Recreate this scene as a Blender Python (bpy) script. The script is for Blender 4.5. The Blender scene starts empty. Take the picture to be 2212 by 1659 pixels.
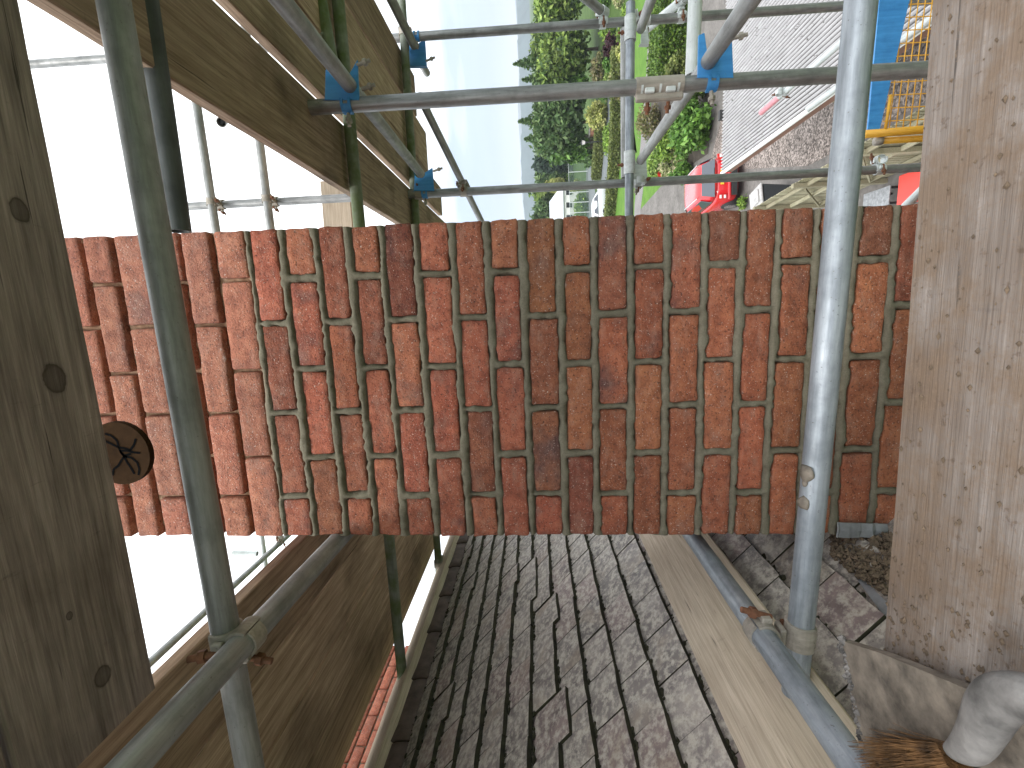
import bpy, bmesh, math, random
import numpy as np
from mathutils import Vector, Matrix, Euler, noise as mnoise

random.seed(7)
rng = np.random.default_rng(7)
SC = bpy.context.scene
COL = SC.collection

# ------------------------------------------------------------------ camera
# photo measured on a 2212 x 1659 grid; up in the place is to the LEFT in the photo (phone held on its side)
F = 990.6
PIT, YAW, ROL = (math.radians(a) for a in (3.163, 9.193, -1.849))
EYE = 7.2                                   # lens height above the drive
_d = np.array([-math.sin(YAW) * math.cos(PIT), math.cos(YAW) * math.cos(PIT), math.sin(PIT)])
_r0 = np.array([math.cos(YAW), math.sin(YAW), 0.0])
_u0 = np.cross(_r0, _d)
_r = math.cos(ROL) * _r0 + math.sin(ROL) * _u0
_u = -math.sin(ROL) * _r0 + math.cos(ROL) * _u0
cam_d = bpy.data.cameras.new('camera')
cam = bpy.data.objects.new('camera', cam_d)
COL.objects.link(cam)
cam_d.sensor_fit = 'HORIZONTAL'
cam_d.sensor_width = 36.0
cam_d.lens = 36.0 * F / 2212.0
cam_d.clip_start = 0.02
cam_d.clip_end = 9000.0
M = Matrix(((-_u[0], _r[0], -_d[0], 0), (-_u[1], _r[1], -_d[1], 0), (-_u[2], _r[2], -_d[2], EYE), (0, 0, 0, 1)))
cam.matrix_world = M
SC.camera = cam

# ------------------------------------------------------------------ sky, sun, exposure
SUN_EL, SUN_AZ = math.radians(52), math.radians(205)      # azimuth clockwise from +Y (ahead)
w = bpy.data.worlds.new('World')
SC.world = w
w.use_nodes = True
nt = w.node_tree
nt.nodes.clear()
N = nt.nodes.new
wo = N('ShaderNodeOutputWorld')
sky = N('ShaderNodeTexSky'); sky.sky_type = 'NISHITA'; sky.sun_disc = False
sky.sun_elevation = SUN_EL; sky.sun_rotation = SUN_AZ; sky.dust_density = 2.0
b1 = N('ShaderNodeBackground'); b1.inputs['Strength'].default_value = 0.12
nt.links.new(sky.outputs[0], b1.inputs['Color'])
tc = N('ShaderNodeTexCoord')
sep = N('ShaderNodeSeparateXYZ'); nt.links.new(tc.outputs['Generated'], sep.inputs[0])
# cloud deck: standard overcast luminance rises with elevation (1 + 2 sin e) / 3
mp = N('ShaderNodeMapping'); mp.inputs['Scale'].default_value = (1.2, 1.2, 7.0)
nt.links.new(tc.outputs['Generated'], mp.inputs[0])
nz = N('ShaderNodeTexNoise'); nz.inputs['Scale'].default_value = 2.6; nz.inputs['Detail'].default_value = 5
nt.links.new(mp.outputs[0], nz.inputs['Vector'])
mr = N('ShaderNodeMapRange'); mr.inputs['From Min'].default_value = -0.02; mr.inputs['From Max'].default_value = 0.36
mr.inputs['To Min'].default_value = 0.0; mr.inputs['To Max'].default_value = 1.0
ad = N('ShaderNodeMath'); ad.operation = 'MULTIPLY_ADD'; ad.inputs[1].default_value = 0.28; ad.inputs[2].default_value = -0.14
nt.links.new(nz.outputs['Fac'], ad.inputs[0])
a2 = N('ShaderNodeMath'); a2.operation = 'ADD'
nt.links.new(sep.outputs['Z'], a2.inputs[0]); nt.links.new(ad.outputs[0], a2.inputs[1])
nt.links.new(a2.outputs[0], mr.inputs['Value'])
rampw = N('ShaderNodeValToRGB')
rampw.color_ramp.elements[0].color = (0.165, 0.22, 0.32, 1); rampw.color_ramp.elements[0].position = 0.0
rampw.color_ramp.elements[1].color = (1.0, 1.02, 1.03, 1); rampw.color_ramp.elements[1].position = 1.0
e = rampw.color_ramp.elements.new(0.38); e.color = (0.235, 0.285, 0.37, 1)
e = rampw.color_ramp.elements.new(0.62); e.color = (0.60, 0.63, 0.65, 1)
nt.links.new(mr.outputs[0], rampw.inputs[0])
b2 = N('ShaderNodeBackground'); b2.inputs['Strength'].default_value = 1.5
nt.links.new(rampw.outputs[0], b2.inputs['Color'])
mx = N('ShaderNodeMixShader'); mx.inputs[0].default_value = 0.86
nt.links.new(b1.outputs[0], mx.inputs[1]); nt.links.new(b2.outputs[0], mx.inputs[2])
nt.links.new(mx.outputs[0], wo.inputs['Surface'])

sun_d = bpy.data.lights.new('sun', 'SUN'); sun_d.energy = 1.1; sun_d.angle = math.radians(14); sun_d.color = (1, 0.965, 0.92)
sun = bpy.data.objects.new('sun', sun_d); COL.objects.link(sun)
sdir = Vector((math.sin(SUN_AZ) * math.cos(SUN_EL), math.cos(SUN_AZ) * math.cos(SUN_EL), math.sin(SUN_EL)))
sun.rotation_euler = sdir.to_track_quat('Z', 'Y').to_euler()
sun.location = (0, -4, 30)
vs = SC.view_settings
vs.view_transform = 'Standard'; vs.look = 'None'; vs.gamma = 1.0; vs.use_curve_mapping = False
vs.exposure = 1.0
SC.cycles.max_bounces = 8
SC.cycles.diffuse_bounces = 5
SC.cycles.glossy_bounces = 3
SC.cycles.transparent_max_bounces = 6


# ------------------------------------------------------------------ pixel -> place helpers (2212 x 1659 grid)
def ray(x, y):
    return _d + _r * (829.5 - y) / F + _u * (1106 - x) / F
def at_y(x, y, Y):
    v = ray(x, y); v = v * (Y / v[1]); return Vector((v[0], v[1], v[2] + EYE))
def at_z(x, y, Z):                          # Z absolute height
    v = ray(x, y); v = v * ((Z - EYE) / v[2]); return Vector((v[0], v[1], v[2] + EYE))
def at_x(x, y, X):
    v = ray(x, y); v = v * (X / v[0]); return Vector((v[0], v[1], v[2] + EYE))
def proj(P):
    p = np.array((P[0], P[1], P[2] - EYE)); c = p @ _d
    return 1106 - F * (p @ _u) / c, 829.5 - F * (p @ _r) / c
def W(x, y, z):                             # z relative to the lens
    return Vector((x, y, z + EYE))
def G(x, y, h=0.0):
    return at_z(x, y, h)


# ------------------------------------------------------------------ tagging
def tag(o, label=None, cat=None, group=None, kind=None):
    if label: o['label'] = label
    if cat: o['category'] = cat
    if group: o['group'] = group
    if kind: o['kind'] = kind
    return o
def thing(name, loc, label, cat, group=None, rot=None):
    o = bpy.data.objects.new(name, None)
    o.empty_display_size = 0.05
    COL.objects.link(o)
    o.location = loc
    if rot is not None:
        o.rotation_euler = rot
    tag(o, label, cat, group)
    return o
def link(name, me, mat=None, parent=None, mw=None):
    o = bpy.data.objects.new(name, me)
    COL.objects.link(o)
    if mat is not None and len(me.materials) == 0:
        me.materials.append(mat)
    if parent is not None:
        o.parent = parent
        if mw is not None:
            o.matrix_basis = mw
    elif mw is not None:
        o.matrix_world = mw
    return o
def bm_mesh(bm, name, smooth=False):
    me = bpy.data.meshes.new(name)
    bm.normal_update()
    bm.to_mesh(me); bm.free()
    if smooth:
        me.polygons.foreach_set('use_smooth', [True] * len(me.polygons))
    return me
def loc_to(parent_loc, v):
    return Vector(v) - Vector(parent_loc)


# ------------------------------------------------------------------ materials
MAT = {}
def newmat(name):
    m = bpy.data.materials.new(name); m.use_nodes = True
    t = m.node_tree; t.nodes.clear()
    out = t.nodes.new('ShaderNodeOutputMaterial')
    p = t.nodes.new('ShaderNodeBsdfPrincipled')
    t.links.new(p.outputs[0], out.inputs[0])
    MAT[name] = m
    return m, t, p
def nd(t, typ, **kw):
    n = t.nodes.new(typ)
    for k, v in kw.items():
        if k.startswith('i_'):
            key = k[2:]
            n.inputs[int(key) if key.isdigit() else key].default_value = v
        else:
            setattr(n, k, v)
    return n
def ramp(t, fac, stops):
    r = t.nodes.new('ShaderNodeValToRGB')
    els = r.color_ramp.elements
    while len(els) > 1: els.remove(els[0])
    els[0].position = stops[0][0]; els[0].color = (*stops[0][1], 1) if len(stops[0][1]) == 3 else stops[0][1]
    for ps, c in stops[1:]:
        e = els.new(ps); e.color = (*c, 1) if len(c) == 3 else c
    t.links.new(fac, r.inputs[0])
    return r.outputs[0]
def mixc(t, fac, a, b, mode='MIX'):
    n = t.nodes.new('ShaderNodeMix'); n.data_type = 'RGBA'; n.blend_type = mode
    for sock, v in ((n.inputs[0], fac), (n.inputs[6], a), (n.inputs[7], b)):
        if isinstance(v, (int, float)): sock.default_value = v
        elif isinstance(v, tuple): sock.default_value = (*v, 1) if len(v) == 3 else v
        else: t.links.new(v, sock)
    return n.outputs[2]
def objvec(t, scale=(1, 1, 1), rnd=True, gen='Object'):
    c = t.nodes.new('ShaderNodeTexCoord')
    m = t.nodes.new('ShaderNodeMapping'); m.inputs['Scale'].default_value = scale
    t.links.new(c.outputs[gen], m.inputs[0])
    if rnd:
        oi = t.nodes.new('ShaderNodeObjectInfo')
        mu = nd(t, 'ShaderNodeMath', operation='MULTIPLY', i_1=43.7)
        t.links.new(oi.outputs['Random'], mu.inputs[0])
        cx = t.nodes.new('ShaderNodeCombineXYZ')
        for i in range(3): t.links.new(mu.outputs[0], cx.inputs[i])
        t.links.new(cx.outputs[0], m.inputs['Location'])
    return m.outputs[0]
def noise(t, vec, scale, detail=4, rough=0.55):
    n = nd(t, 'ShaderNodeTexNoise'); n.inputs['Scale'].default_value = scale
    n.inputs['Detail'].default_value = detail; n.inputs['Roughness'].default_value = rough
    t.links.new(vec, n.inputs['Vector'])
    return n.outputs['Fac']
def bump(t, p, h, strength=0.3, dist=0.01):
    b = nd(t, 'ShaderNodeBump'); b.inputs['Strength'].default_value = strength; b.inputs['Distance'].default_value = dist
    t.links.new(h, b.inputs['Height']); t.links.new(b.outputs[0], p.inputs['Normal'])
def simple(name, col, rough=0.6, metal=0.0, var=0.15, nscale=20, bumpd=0.0, spec=0.5, sub=None):
    m, t, p = newmat(name)
    v = objvec(t)
    f = noise(t, v, nscale, 5, 0.6)
    lo = tuple(c * (1 - var) for c in col); hi = tuple(min(1, c * (1 + var)) for c in col)
    t.links.new(ramp(t, f, [(0.3, lo), (0.7, hi)]), p.inputs['Base Color'])
    p.inputs['Roughness'].default_value = rough; p.inputs['Metallic'].default_value = metal
    p.inputs['Specular IOR Level'].default_value = spec
    if bumpd: bump(t, p, f, 0.4, bumpd)
    return m

def mat_brick():
    m, t, p = newmat('brick')
    v = objvec(t)
    oi = nd(t, 'ShaderNodeObjectInfo')
    big = noise(t, v, 9, 3, 0.6)
    mid = noise(t, v, 34, 5, 0.65)
    fine = noise(t, v, 190, 4, 0.7)
    base = mixc(t, 0.85, ramp(t, mid, [(0.26, (0.19, 0.062, 0.037)), (0.5, (0.34, 0.115, 0.064)), (0.76, (0.47, 0.18, 0.10))]), oi.outputs['Color'], 'MULTIPLY')
    # smoky kiln patches
    dk = ramp(t, big, [(0.52, (0, 0, 0)), (0.72, (1, 1, 1))])
    at = nd(t, 'ShaderNodeSeparateColor'); t.links.new(oi.outputs['Color'], at.inputs[0])
    dkf = nd(t, 'ShaderNodeMath', operation='MULTIPLY'); t.links.new(dk, dkf.inputs[0]); t.links.new(oi.outputs['Alpha'], dkf.inputs[1])
    c1 = mixc(t, dkf.outputs[0], base, (0.085, 0.052, 0.055))
    # pits
    pit = ramp(t, fine, [(0.36, (1, 1, 1)), (0.43, (0, 0, 0))])
    c2 = mixc(t, mixf(t, pit, 0.8), c1, (0.05, 0.024, 0.02))
    sm = noise(t, objvec(t, (1, 1, 2.2)), 18, 6, 0.7)
    c2 = mixc(t, mixf(t, ramp(t, sm, [(0.5, (0, 0, 0)), (0.68, (1, 1, 1))]), 0.42), c2, (0.36, 0.21, 0.155))
    # lime bloom in smears, mostly towards the arrises
    wv = noise(t, v, 48, 7, 0.78)
    wh = ramp(t, wv, [(0.60, (0, 0, 0)), (0.68, (1, 1, 1))])
    ge = nd(t, 'ShaderNodeTexCoord'); gs = nd(t, 'ShaderNodeSeparateXYZ'); t.links.new(ge.outputs['Generated'], gs.inputs[0])
    ez = ramp(t, gs.outputs['Z'], [(0.0, (1, 1, 1)), (0.10, (0.25, 0.25, 0.25)), (0.5, (0.12, 0.12, 0.12)), (0.88, (0.3, 0.3, 0.3)), (1.0, (1, 1, 1))])
    wm = nd(t, 'ShaderNodeMath', operation='MULTIPLY'); t.links.new(wh, wm.inputs[0]); t.links.new(ez, wm.inputs[1])
    c3 = mixc(t, mixf(t, wm.outputs[0], 0.85), c2, (0.60, 0.50, 0.43))
    sp = noise(t, v, 260, 2, 0.5)
    c4 = mixc(t, mixf(t, ramp(t, sp, [(0.66, (0, 0, 0)), (0.70, (1, 1, 1))]), 0.7), c3, (0.60, 0.50, 0.43))
    t.links.new(c4, p.inputs['Base Color'])
    p.inputs['Roughness'].default_value = 0.82
    p.inputs['Specular IOR Level'].default_value = 0.3
    ms = nd(t, 'ShaderNodeMath', operation='ADD'); t.links.new(fine, ms.inputs[0]); t.links.new(mid, ms.inputs[1])
    bump(t, p, ms.outputs[0], 0.8, 0.006)
    return m
def mixf(t, sock, k):
    n = nd(t, 'ShaderNodeMath', operation='MULTIPLY', i_1=k)
    t.links.new(sock, n.inputs[0]); return n.outputs[0]

def mat_mortar():
    m, t, p = newmat('mortar')
    v = objvec(t, rnd=False)
    f = noise(t, v, 16, 5, 0.6); g = noise(t, v, 260, 3, 0.7); h = noise(t, v, 60, 4, 0.6)
    vc = nd(t, 'ShaderNodeVertexColor'); vc.layer_name = 'old'
    sc = nd(t, 'ShaderNodeSeparateColor'); t.links.new(vc.outputs[0], sc.inputs[0])
    new = ramp(t, f, [(0.3, (0.118, 0.104, 0.073)), (0.7, (0.182, 0.164, 0.120))])
    old = ramp(t, h, [(0.3, (0.30, 0.17, 0.10)), (0.7, (0.52, 0.36, 0.24))])
    c = mixc(t, sc.outputs[0], new, old)
    c = mixc(t, 0.25, c, ramp(t, g, [(0.35, (0.4, 0.4, 0.4)), (0.65, (1.4, 1.4, 1.4))]), 'MULTIPLY')
    t.links.new(c, p.inputs['Base Color'])
    p.inputs['Roughness'].default_value = 0.9; p.inputs['Specular IOR Level'].default_value = 0.2
    ms = nd(t, 'ShaderNodeMath', operation='ADD'); t.links.new(g, ms.inputs[0]); t.links.new(h, ms.inputs[1])
    bump(t, p, ms.outputs[0], 0.5, 0.003)

def mat_wood(name, light, dark, stain=(0.05, 0.03, 0.02), stain_amt=0.4, knots=True, dirt=None, rough=0.85, streak=1.0, lo_stain=0.5):
    m, t, p = newmat(name)
    v = objvec(t, (1.1, 17, 17))
    v2 = objvec(t, (1, 1, 1))
    g1 = noise(t, v, 4.0 * streak, 6, 0.65)
    v3 = objvec(t, (2.5, 90, 90)); g2 = noise(t, v3, 3.0, 3, 0.6)
    big = noise(t, v2, 3.2, 4, 0.6)
    c = ramp(t, g1, [(0.28, dark), (0.5, tuple((a + b) / 2 for a, b in zip(light, dark))), (0.72, light)])
    c = mixc(t, 0.55, c, ramp(t, g2, [(0.3, (0.62, 0.6, 0.58)), (0.7, (1.15, 1.15, 1.15))]), 'MULTIPLY')
    c = mixc(t, mixf(t, ramp(t, big, [(lo_stain, (0, 0, 0)), (lo_stain + 0.2, (1, 1, 1))]), stain_amt), c, stain)
    oi = nd(t, 'ShaderNodeObjectInfo')
    c = mixc(t, 1.0, c, ramp(t, oi.outputs['Random'], [(0.0, (0.74, 0.72, 0.70)), (0.5, (1.0, 0.97, 0.94)), (1.0, (1.2, 1.2, 1.2))]), 'MULTIPLY')
    vcr = objvec(t, (1.6, 55, 55)); cr = noise(t, vcr, 2.2, 4, 0.6)
    c = mixc(t, mixf(t, ramp(t, cr, [(0.66, (0, 0, 0)), (0.70, (1, 1, 1))]), 0.8), c, tuple(x * 0.25 for x in dark))
    vsc = objvec(t, (26, 5, 5)); scf = noise(t, vsc, 2.4, 5, 0.75)
    c = mixc(t, mixf(t, ramp(t, scf, [(0.62, (0, 0, 0)), (0.72, (1, 1, 1))]), 0.35), c, tuple(x * 0.5 for x in dark))
    if knots:
        vk = objvec(t, (1.0, 1.8, 1.8))
        vo = nd(t, 'ShaderNodeTexVoronoi'); vo.inputs['Scale'].default_value = 2.3; vo.inputs['Randomness'].default_value = 1.0
        t.links.new(vk, vo.inputs['Vector'])
        kf = ramp(t, vo.outputs['Distance'], [(0.035, (1, 1, 1)), (0.075, (0, 0, 0))])
        c = mixc(t, mixf(t, kf, 0.75), c, tuple(x * 0.35 for x in dark))
    if dirt:
        dn = noise(t, v2, 9, 8, 0.75); dn2 = noise(t, v2, 95, 3, 0.6)
        c = mixc(t, mixf(t, ramp(t, dn, [(0.44, (0, 0, 0)), (0.58, (1, 1, 1))]), 0.85), c, dirt)
        c = mixc(t, mixf(t, ramp(t, dn2, [(0.61, (0, 0, 0)), (0.70, (1, 1, 1))]), 0.6), c, (0.09, 0.06, 0.04))
        dn3 = noise(t, v2, 330, 2, 0.6)
        c = mixc(t, mixf(t, ramp(t, dn3, [(0.56, (0, 0, 0)), (0.66, (1, 1, 1))]), 0.45), c, (0.21, 0.15, 0.105))
    t.links.new(c, p.inputs['Base Color'])
    p.inputs['Roughness'].default_value = rough; p.inputs['Specular IOR Level'].default_value = 0.25
    ms = nd(t, 'ShaderNodeMath', operation='ADD'); t.links.new(g1, ms.inputs[0]); t.links.new(g2, ms.inputs[1])
    bump(t, p, ms.outputs[0], 0.45, 0.004)
    return m

def add_knots(name, base, pts):
    m = MAT[base].copy(); m.name = name; MAT[name] = m; t = m.node_tree
    p = [n for n in t.nodes if n.type == 'BSDF_PRINCIPLED'][0]
    c = p.inputs['Base Color'].links[0].from_socket
    tcn = nd(t, 'ShaderNodeTexCoord')
    for (x, y, r) in pts:
        mp_ = nd(t, 'ShaderNodeMapping'); mp_.inputs['Location'].default_value = (-x / (r * 1.35), -y / r, 0); mp_.inputs['Scale'].default_value = (1 / (r * 1.35), 1 / r, 0.01)
        t.links.new(tcn.outputs['Object'], mp_.inputs[0])
        ln = nd(t, 'ShaderNodeVectorMath', operation='LENGTH'); t.links.new(mp_.outputs[0], ln.inputs[0])
        wb = noise(t, tcn.outputs['Object'], 45, 3, 0.6)
        ad_ = nd(t, 'ShaderNodeMath', operation='MULTIPLY_ADD', i_1=0.5, i_2=-0.25); t.links.new(wb, ad_.inputs[0])
        su = nd(t, 'ShaderNodeMath', operation='ADD'); t.links.new(ln.outputs['Value'], su.inputs[0]); t.links.new(ad_.outputs[0], su.inputs[1])
        f = ramp(t, su.outputs[0], [(0.0, (0.55,) * 3), (0.55, (0.75,) * 3), (0.8, (1, 1, 1)), (1.0, (0.25,) * 3), (1.5 / 1.6, (0.25,) * 3)])
        f2 = ramp(t, su.outputs[0], [(0.0, (0.6,) * 3), (0.62, (0.72,) * 3), (0.78, (1, 1, 1)), (0.86, (0.3,) * 3), (1.0, (0, 0, 0))])
        c = mixc(t, mixf(t, f2, 0.85), c, (0.035, 0.026, 0.02))
    t.links.new(c, p.inputs['Base Color'])
def mat_galv(name, lo, hi, algae=None, rough=0.42, metal=0.55, muck=0.4):
    m, t, p = newmat(name)
    v = objvec(t, (1, 1, 0.10)); v2 = objvec(t)
    a = noise(t, v, 60, 5, 0.65); b = noise(t, v2, 14, 4, 0.6); s = noise(t, v2, 160, 3, 0.6)
    c = ramp(t, a, [(0.3, lo), (0.7, hi)])
    c = mixc(t, mixf(t, ramp(t, b, [(0.45, (0, 0, 0)), (0.7, (1, 1, 1))]), muck), c, tuple(x * 0.55 for x in lo))
    c = mixc(t, mixf(t, ramp(t, s, [(0.66, (0, 0, 0)), (0.72, (1, 1, 1))]), 0.6), c, (0.10, 0.09, 0.08))
    if algae:
        al = noise(t, v2, 7, 4, 0.6)
        c = mixc(t, mixf(t, ramp(t, al, [(0.42, (0, 0, 0)), (0.6, (1, 1, 1))]), 0.75), c, algae)
    t.links.new(c, p.inputs['Base Color'])
    p.inputs['Metallic'].default_value = metal
    r = ramp(t, b, [(0.3, (rough,) * 3), (0.7, (rough + 0.2,) * 3)]); t.links.new(r, p.inputs['Roughness'])
    bump(t, p, s, 0.12, 0.002)
    return m

def mat_tile():
    m, t, p = newmat('roof_tile')
    v = objvec(t); oi = nd(t, 'ShaderNodeObjectInfo')
    v2 = objvec(t, (1, 1, 1), gen='Object')
    a = noise(t, v, 10, 5, 0.65); b = noise(t, v, 45, 6, 0.7); s = noise(t, v, 150, 3, 0.6)
    base = mixc(t, 0.9, ramp(t, a, [(0.28, (0.095, 0.08, 0.078)), (0.5, (0.20, 0.174, 0.16)), (0.72, (0.325, 0.29, 0.258))]), oi.outputs['Color'], 'MULTIPLY')
    c = mixc(t, mixf(t, ramp(t, b, [(0.44, (0, 0, 0)), (0.60, (1, 1, 1))]), 0.75), base, (0.53, 0.48, 0.405))
    c = mixc(t, mixf(t, ramp(t, s, [(0.68, (0, 0, 0)), (0.72, (1, 1, 1))]), 0.8), c, (0.045, 0.04, 0.028))
    st = noise(t, v, 5, 5, 0.65)
    c = mixc(t, mixf(t, ramp(t, st, [(0.55, (0, 0, 0)), (0.66, (1, 1, 1))]), 0.45), c, (0.17, 0.115, 0.07))
    t.links.new(c, p.inputs['Base Color'])
    p.inputs['Roughness'].default_value = 0.6
    bump(t, p, b, 0.5, 0.004)

def mat_vcol(name, rough=0.6, trans=0.0, spec=0.3):
    m, t, p = newmat(name)
    vc = nd(t, 'ShaderNodeVertexColor'); vc.layer_name = 'Col'
    t.links.new(vc.outputs[0], p.inputs['Base Color'])
    p.inputs['Roughness'].default_value = rough; p.inputs['Specular IOR Level'].default_value = spec
    if trans:
        tr = nd(t, 'ShaderNodeBsdfTranslucent'); t.links.new(vc.outputs[0], tr.inputs[0])
        ms = nd(t, 'ShaderNodeMixShader'); ms.inputs[0].default_value = trans
        out = [n for n in t.nodes if n.type == 'OUTPUT_MATERIAL'][0]
        t.links.new(p.outputs[0], ms.inputs[1]); t.links.new(tr.outputs[0], ms.inputs[2]); t.links.new(ms.outputs[0], out.inputs[0])

def mat_ground(name, stops, scale, detail=6, rough=0.9, scale2=None, bumpd=0.01, speck=None):
    m, t, p = newmat(name)
    v = objvec(t, rnd=False)
    f = noise(t, v, scale, detail, 0.65)
    c = ramp(t, f, stops)
    if scale2:
        g = noise(t, v, scale2, 3, 0.6)
        c = mixc(t, 0.6, c, ramp(t, g, [(0.3, (0.6, 0.6, 0.6)), (0.7, (1.3, 1.3, 1.3))]), 'MULTIPLY')
    if speck:
        vo = nd(t, 'ShaderNodeTexVoronoi'); vo.inputs['Scale'].default_value = speck
        t.links.new(v, vo.inputs['Vector'])
        sc = nd(t, 'ShaderNodeSeparateColor'); t.links.new(vo.outputs['Color'], sc.inputs[0])
        c = mixc(t, 0.9, c, ramp(t, sc.outputs[0], [(0.0, (0.25, 0.23, 0.22)), (0.5, (0.9, 0.85, 0.8)), (1.0, (2.0, 1.9, 1.85))]), 'MULTIPLY')
        bump(t, p, vo.outputs['Distance'], 0.5, 0.01)
    else:
        bump(t, p, f, 0.4, bumpd)
    t.links.new(c, p.inputs['Base Color'])
    p.inputs['Roughness'].default_value = rough; p.inputs['Specular IOR Level'].default_value = 0.2

mat_brick(); mat_mortar(); mat_tile()
mat_wood('board_under', (0.56, 0.44, 0.325), (0.23, 0.16, 0.108), stain=(0.06, 0.038, 0.022), stain_amt=0.55)
mat_wood('board_pale', (0.62, 0.535, 0.435), (0.43, 0.36, 0.28), stain=(0.33, 0.27, 0.20), stain_amt=0.45)
mat_wood('board_dark', (0.34, 0.285, 0.255), (0.115, 0.093, 0.083), stain=(0.05, 0.035, 0.02), stain_amt=0.4)
mat_wood('board_brown', (0.56, 0.43, 0.31), (0.22, 0.15, 0.095), stain=(0.05, 0.03, 0.018), stain_amt=0.5)
mat_wood('board_muddy', (0.31, 0.285, 0.268), (0.185, 0.162, 0.145), stain=(0.125, 0.09, 0.065), stain_amt=0.85, dirt=(0.165, 0.118, 0.082), knots=False, lo_stain=0.43)
mat_wood('fence_wood', (0.42, 0.40, 0.29), (0.24, 0.225, 0.15), stain=(0.15, 0.15, 0.075), stain_amt=0.5, knots=False)
mat_galv('galv', (0.20, 0.205, 0.20), (0.40, 0.405, 0.395), metal=0.4)
mat_galv('galv_mid', (0.16, 0.163, 0.16), (0.36, 0.362, 0.355), metal=0.5, rough=0.36)
mat_galv('galv_bright', (0.19, 0.215, 0.24), (0.42, 0.46, 0.50), rough=0.42, metal=0.45, muck=0.45)
mat_galv('galv_dull', (0.15, 0.15, 0.142), (0.33, 0.328, 0.312), rough=0.42, metal=0.2)
mat_galv('galv_green', (0.15, 0.17, 0.14), (0.28, 0.30, 0.25), algae=(0.11, 0.15, 0.04), rough=0.6, metal=0.25)
mat_galv('galv_white', (0.45, 0.48, 0.47), (0.66, 0.70, 0.69), rough=0.5, metal=0.2, muck=0.2)
mat_galv('cast_steel', (0.26, 0.235, 0.20), (0.46, 0.42, 0.36), rough=0.6, metal=0.3)
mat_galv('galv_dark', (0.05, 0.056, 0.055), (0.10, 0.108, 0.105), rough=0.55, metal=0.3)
simple('rust', (0.17, 0.075, 0.04), 0.85, 0.2, 0.5, 60, 0.003)
mat_galv('blue_paint', (0.03, 0.19, 0.48), (0.06, 0.29, 0.62), rough=0.42, metal=0.0, muck=0.25)
mat_galv('yellow_paint', (0.55, 0.27, 0.02), (0.72, 0.38, 0.03), rough=0.45, metal=0.0, muck=0.2)
simple('pink_paint', (0.62, 0.25, 0.28), 0.6, 0, 0.15, 30)
simple('lead', (0.27, 0.28, 0.29), 0.5, 0.4, 0.35, 18, 0.004)
simple('slate_muck', (0.165, 0.14, 0.112), 0.7, 0, 0.55, 34, 0.008)
simple('dried_mortar', (0.17, 0.163, 0.155), 0.85, 0, 0.75, 16, 0.012)
simple('crust', (0.14, 0.13, 0.12), 0.9, 0, 0.95, 55, 0.006)
simple('bristle', (0.15, 0.078, 0.03), 0.6, 0, 0.8, 40)
simple('moss_and_lap_shade', (0.030, 0.028, 0.013), 0.95, 0, 0.6, 30)
simple('rubble', (0.12, 0.085, 0.055), 0.9, 0, 0.5, 60, 0.01)
simple('underlay', (0.03, 0.028, 0.026), 0.9)
simple('ridge_clay', (0.10, 0.068, 0.06), 0.8, 0, 0.4, 18, 0.004)
simple('log_end', (0.03, 0.016, 0.007), 0.9, 0, 0.3, 30, 0.002, 0.05)
simple('black_mark', (0.004, 0.004, 0.004), 0.9, 0, 0.1, 20, 0, 0.02)
simple('concrete', (0.36, 0.34, 0.31), 0.9, 0, 0.2, 3)
simple('rubber', (0.02, 0.02, 0.02), 0.7)
simple('bin_plastic', (0.045, 0.05, 0.055), 0.5)
simple('bin_lid', (0.34, 0.33, 0.32), 0.5, 0, 0.3, 12)
simple('white_wall', (0.74, 0.74, 0.72), 0.8, 0, 0.06, 1)
simple('brown_roof', (0.20, 0.105, 0.075), 0.85, 0, 0.25, 2)
simple('grey_roof', (0.42, 0.44, 0.47), 0.7, 0, 0.15, 1)
simple('window_dark', (0.03, 0.035, 0.04), 0.1)
simple('bark', (0.09, 0.07, 0.05), 0.9, 0, 0.4, 20, 0.01)
simple('red_plastic', (0.66, 0.045, 0.03), 0.4, 0, 0.1, 5)
simple('bed_soil', (0.05, 0.04, 0.03), 0.95, 0, 0.4, 6, 0.02)
simple('hills_far', (0.055, 0.085, 0.09), 0.9, 0, 0.25, 0.02)
simple('gallery_wall', (0.30, 0.14, 0.09), 0.85, 0, 0.2, 6)
simple('plate_yellow', (0.75, 0.55, 0.05), 0.4, 0, 0.03)
simple('lamp_red', (0.55, 0.03, 0.025), 0.15, 0, 0.1)
simple('lamp_clear', (0.75, 0.70, 0.68), 0.12, 0, 0.1)
simple('chrome', (0.6, 0.6, 0.6), 0.2, 1.0, 0.05)
simple('court_mesh', (0.10, 0.17, 0.13), 0.7, 0, 0.2)
mat_vcol('leaf', 0.55, 0.25)
mat_vcol('gravel_bits', 0.85)
mat_ground('grass', [(0.25, (0.03, 0.06, 0.012)), (0.5, (0.05, 0.09, 0.018)), (0.75, (0.075, 0.12, 0.03))], 0.9, scale2=9, bumpd=0.03)
mat_ground('lawn', [(0.25, (0.055, 0.125, 0.016)), (0.5, (0.08, 0.165, 0.022)), (0.75, (0.11, 0.20, 0.03))], 1.4, scale2=16, bumpd=0.02)
mat_ground('pavers', [(0.25, (0.10, 0.092, 0.085)), (0.5, (0.145, 0.135, 0.125)), (0.75, (0.19, 0.175, 0.165))], 1.1, scale2=7)
mat_ground('asphalt', [(0.25, (0.11, 0.125, 0.13)), (0.75, (0.17, 0.185, 0.19))], 1.5, scale2=30)
mat_ground('path', [(0.25, (0.15, 0.14, 0.14)), (0.75, (0.21, 0.20, 0.195))], 1.5, scale2=20)
mat_ground('gravel', [(0.25, (0.15, 0.132, 0.122)), (0.75, (0.22, 0.20, 0.188))], 2.0, speck=26)
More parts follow.
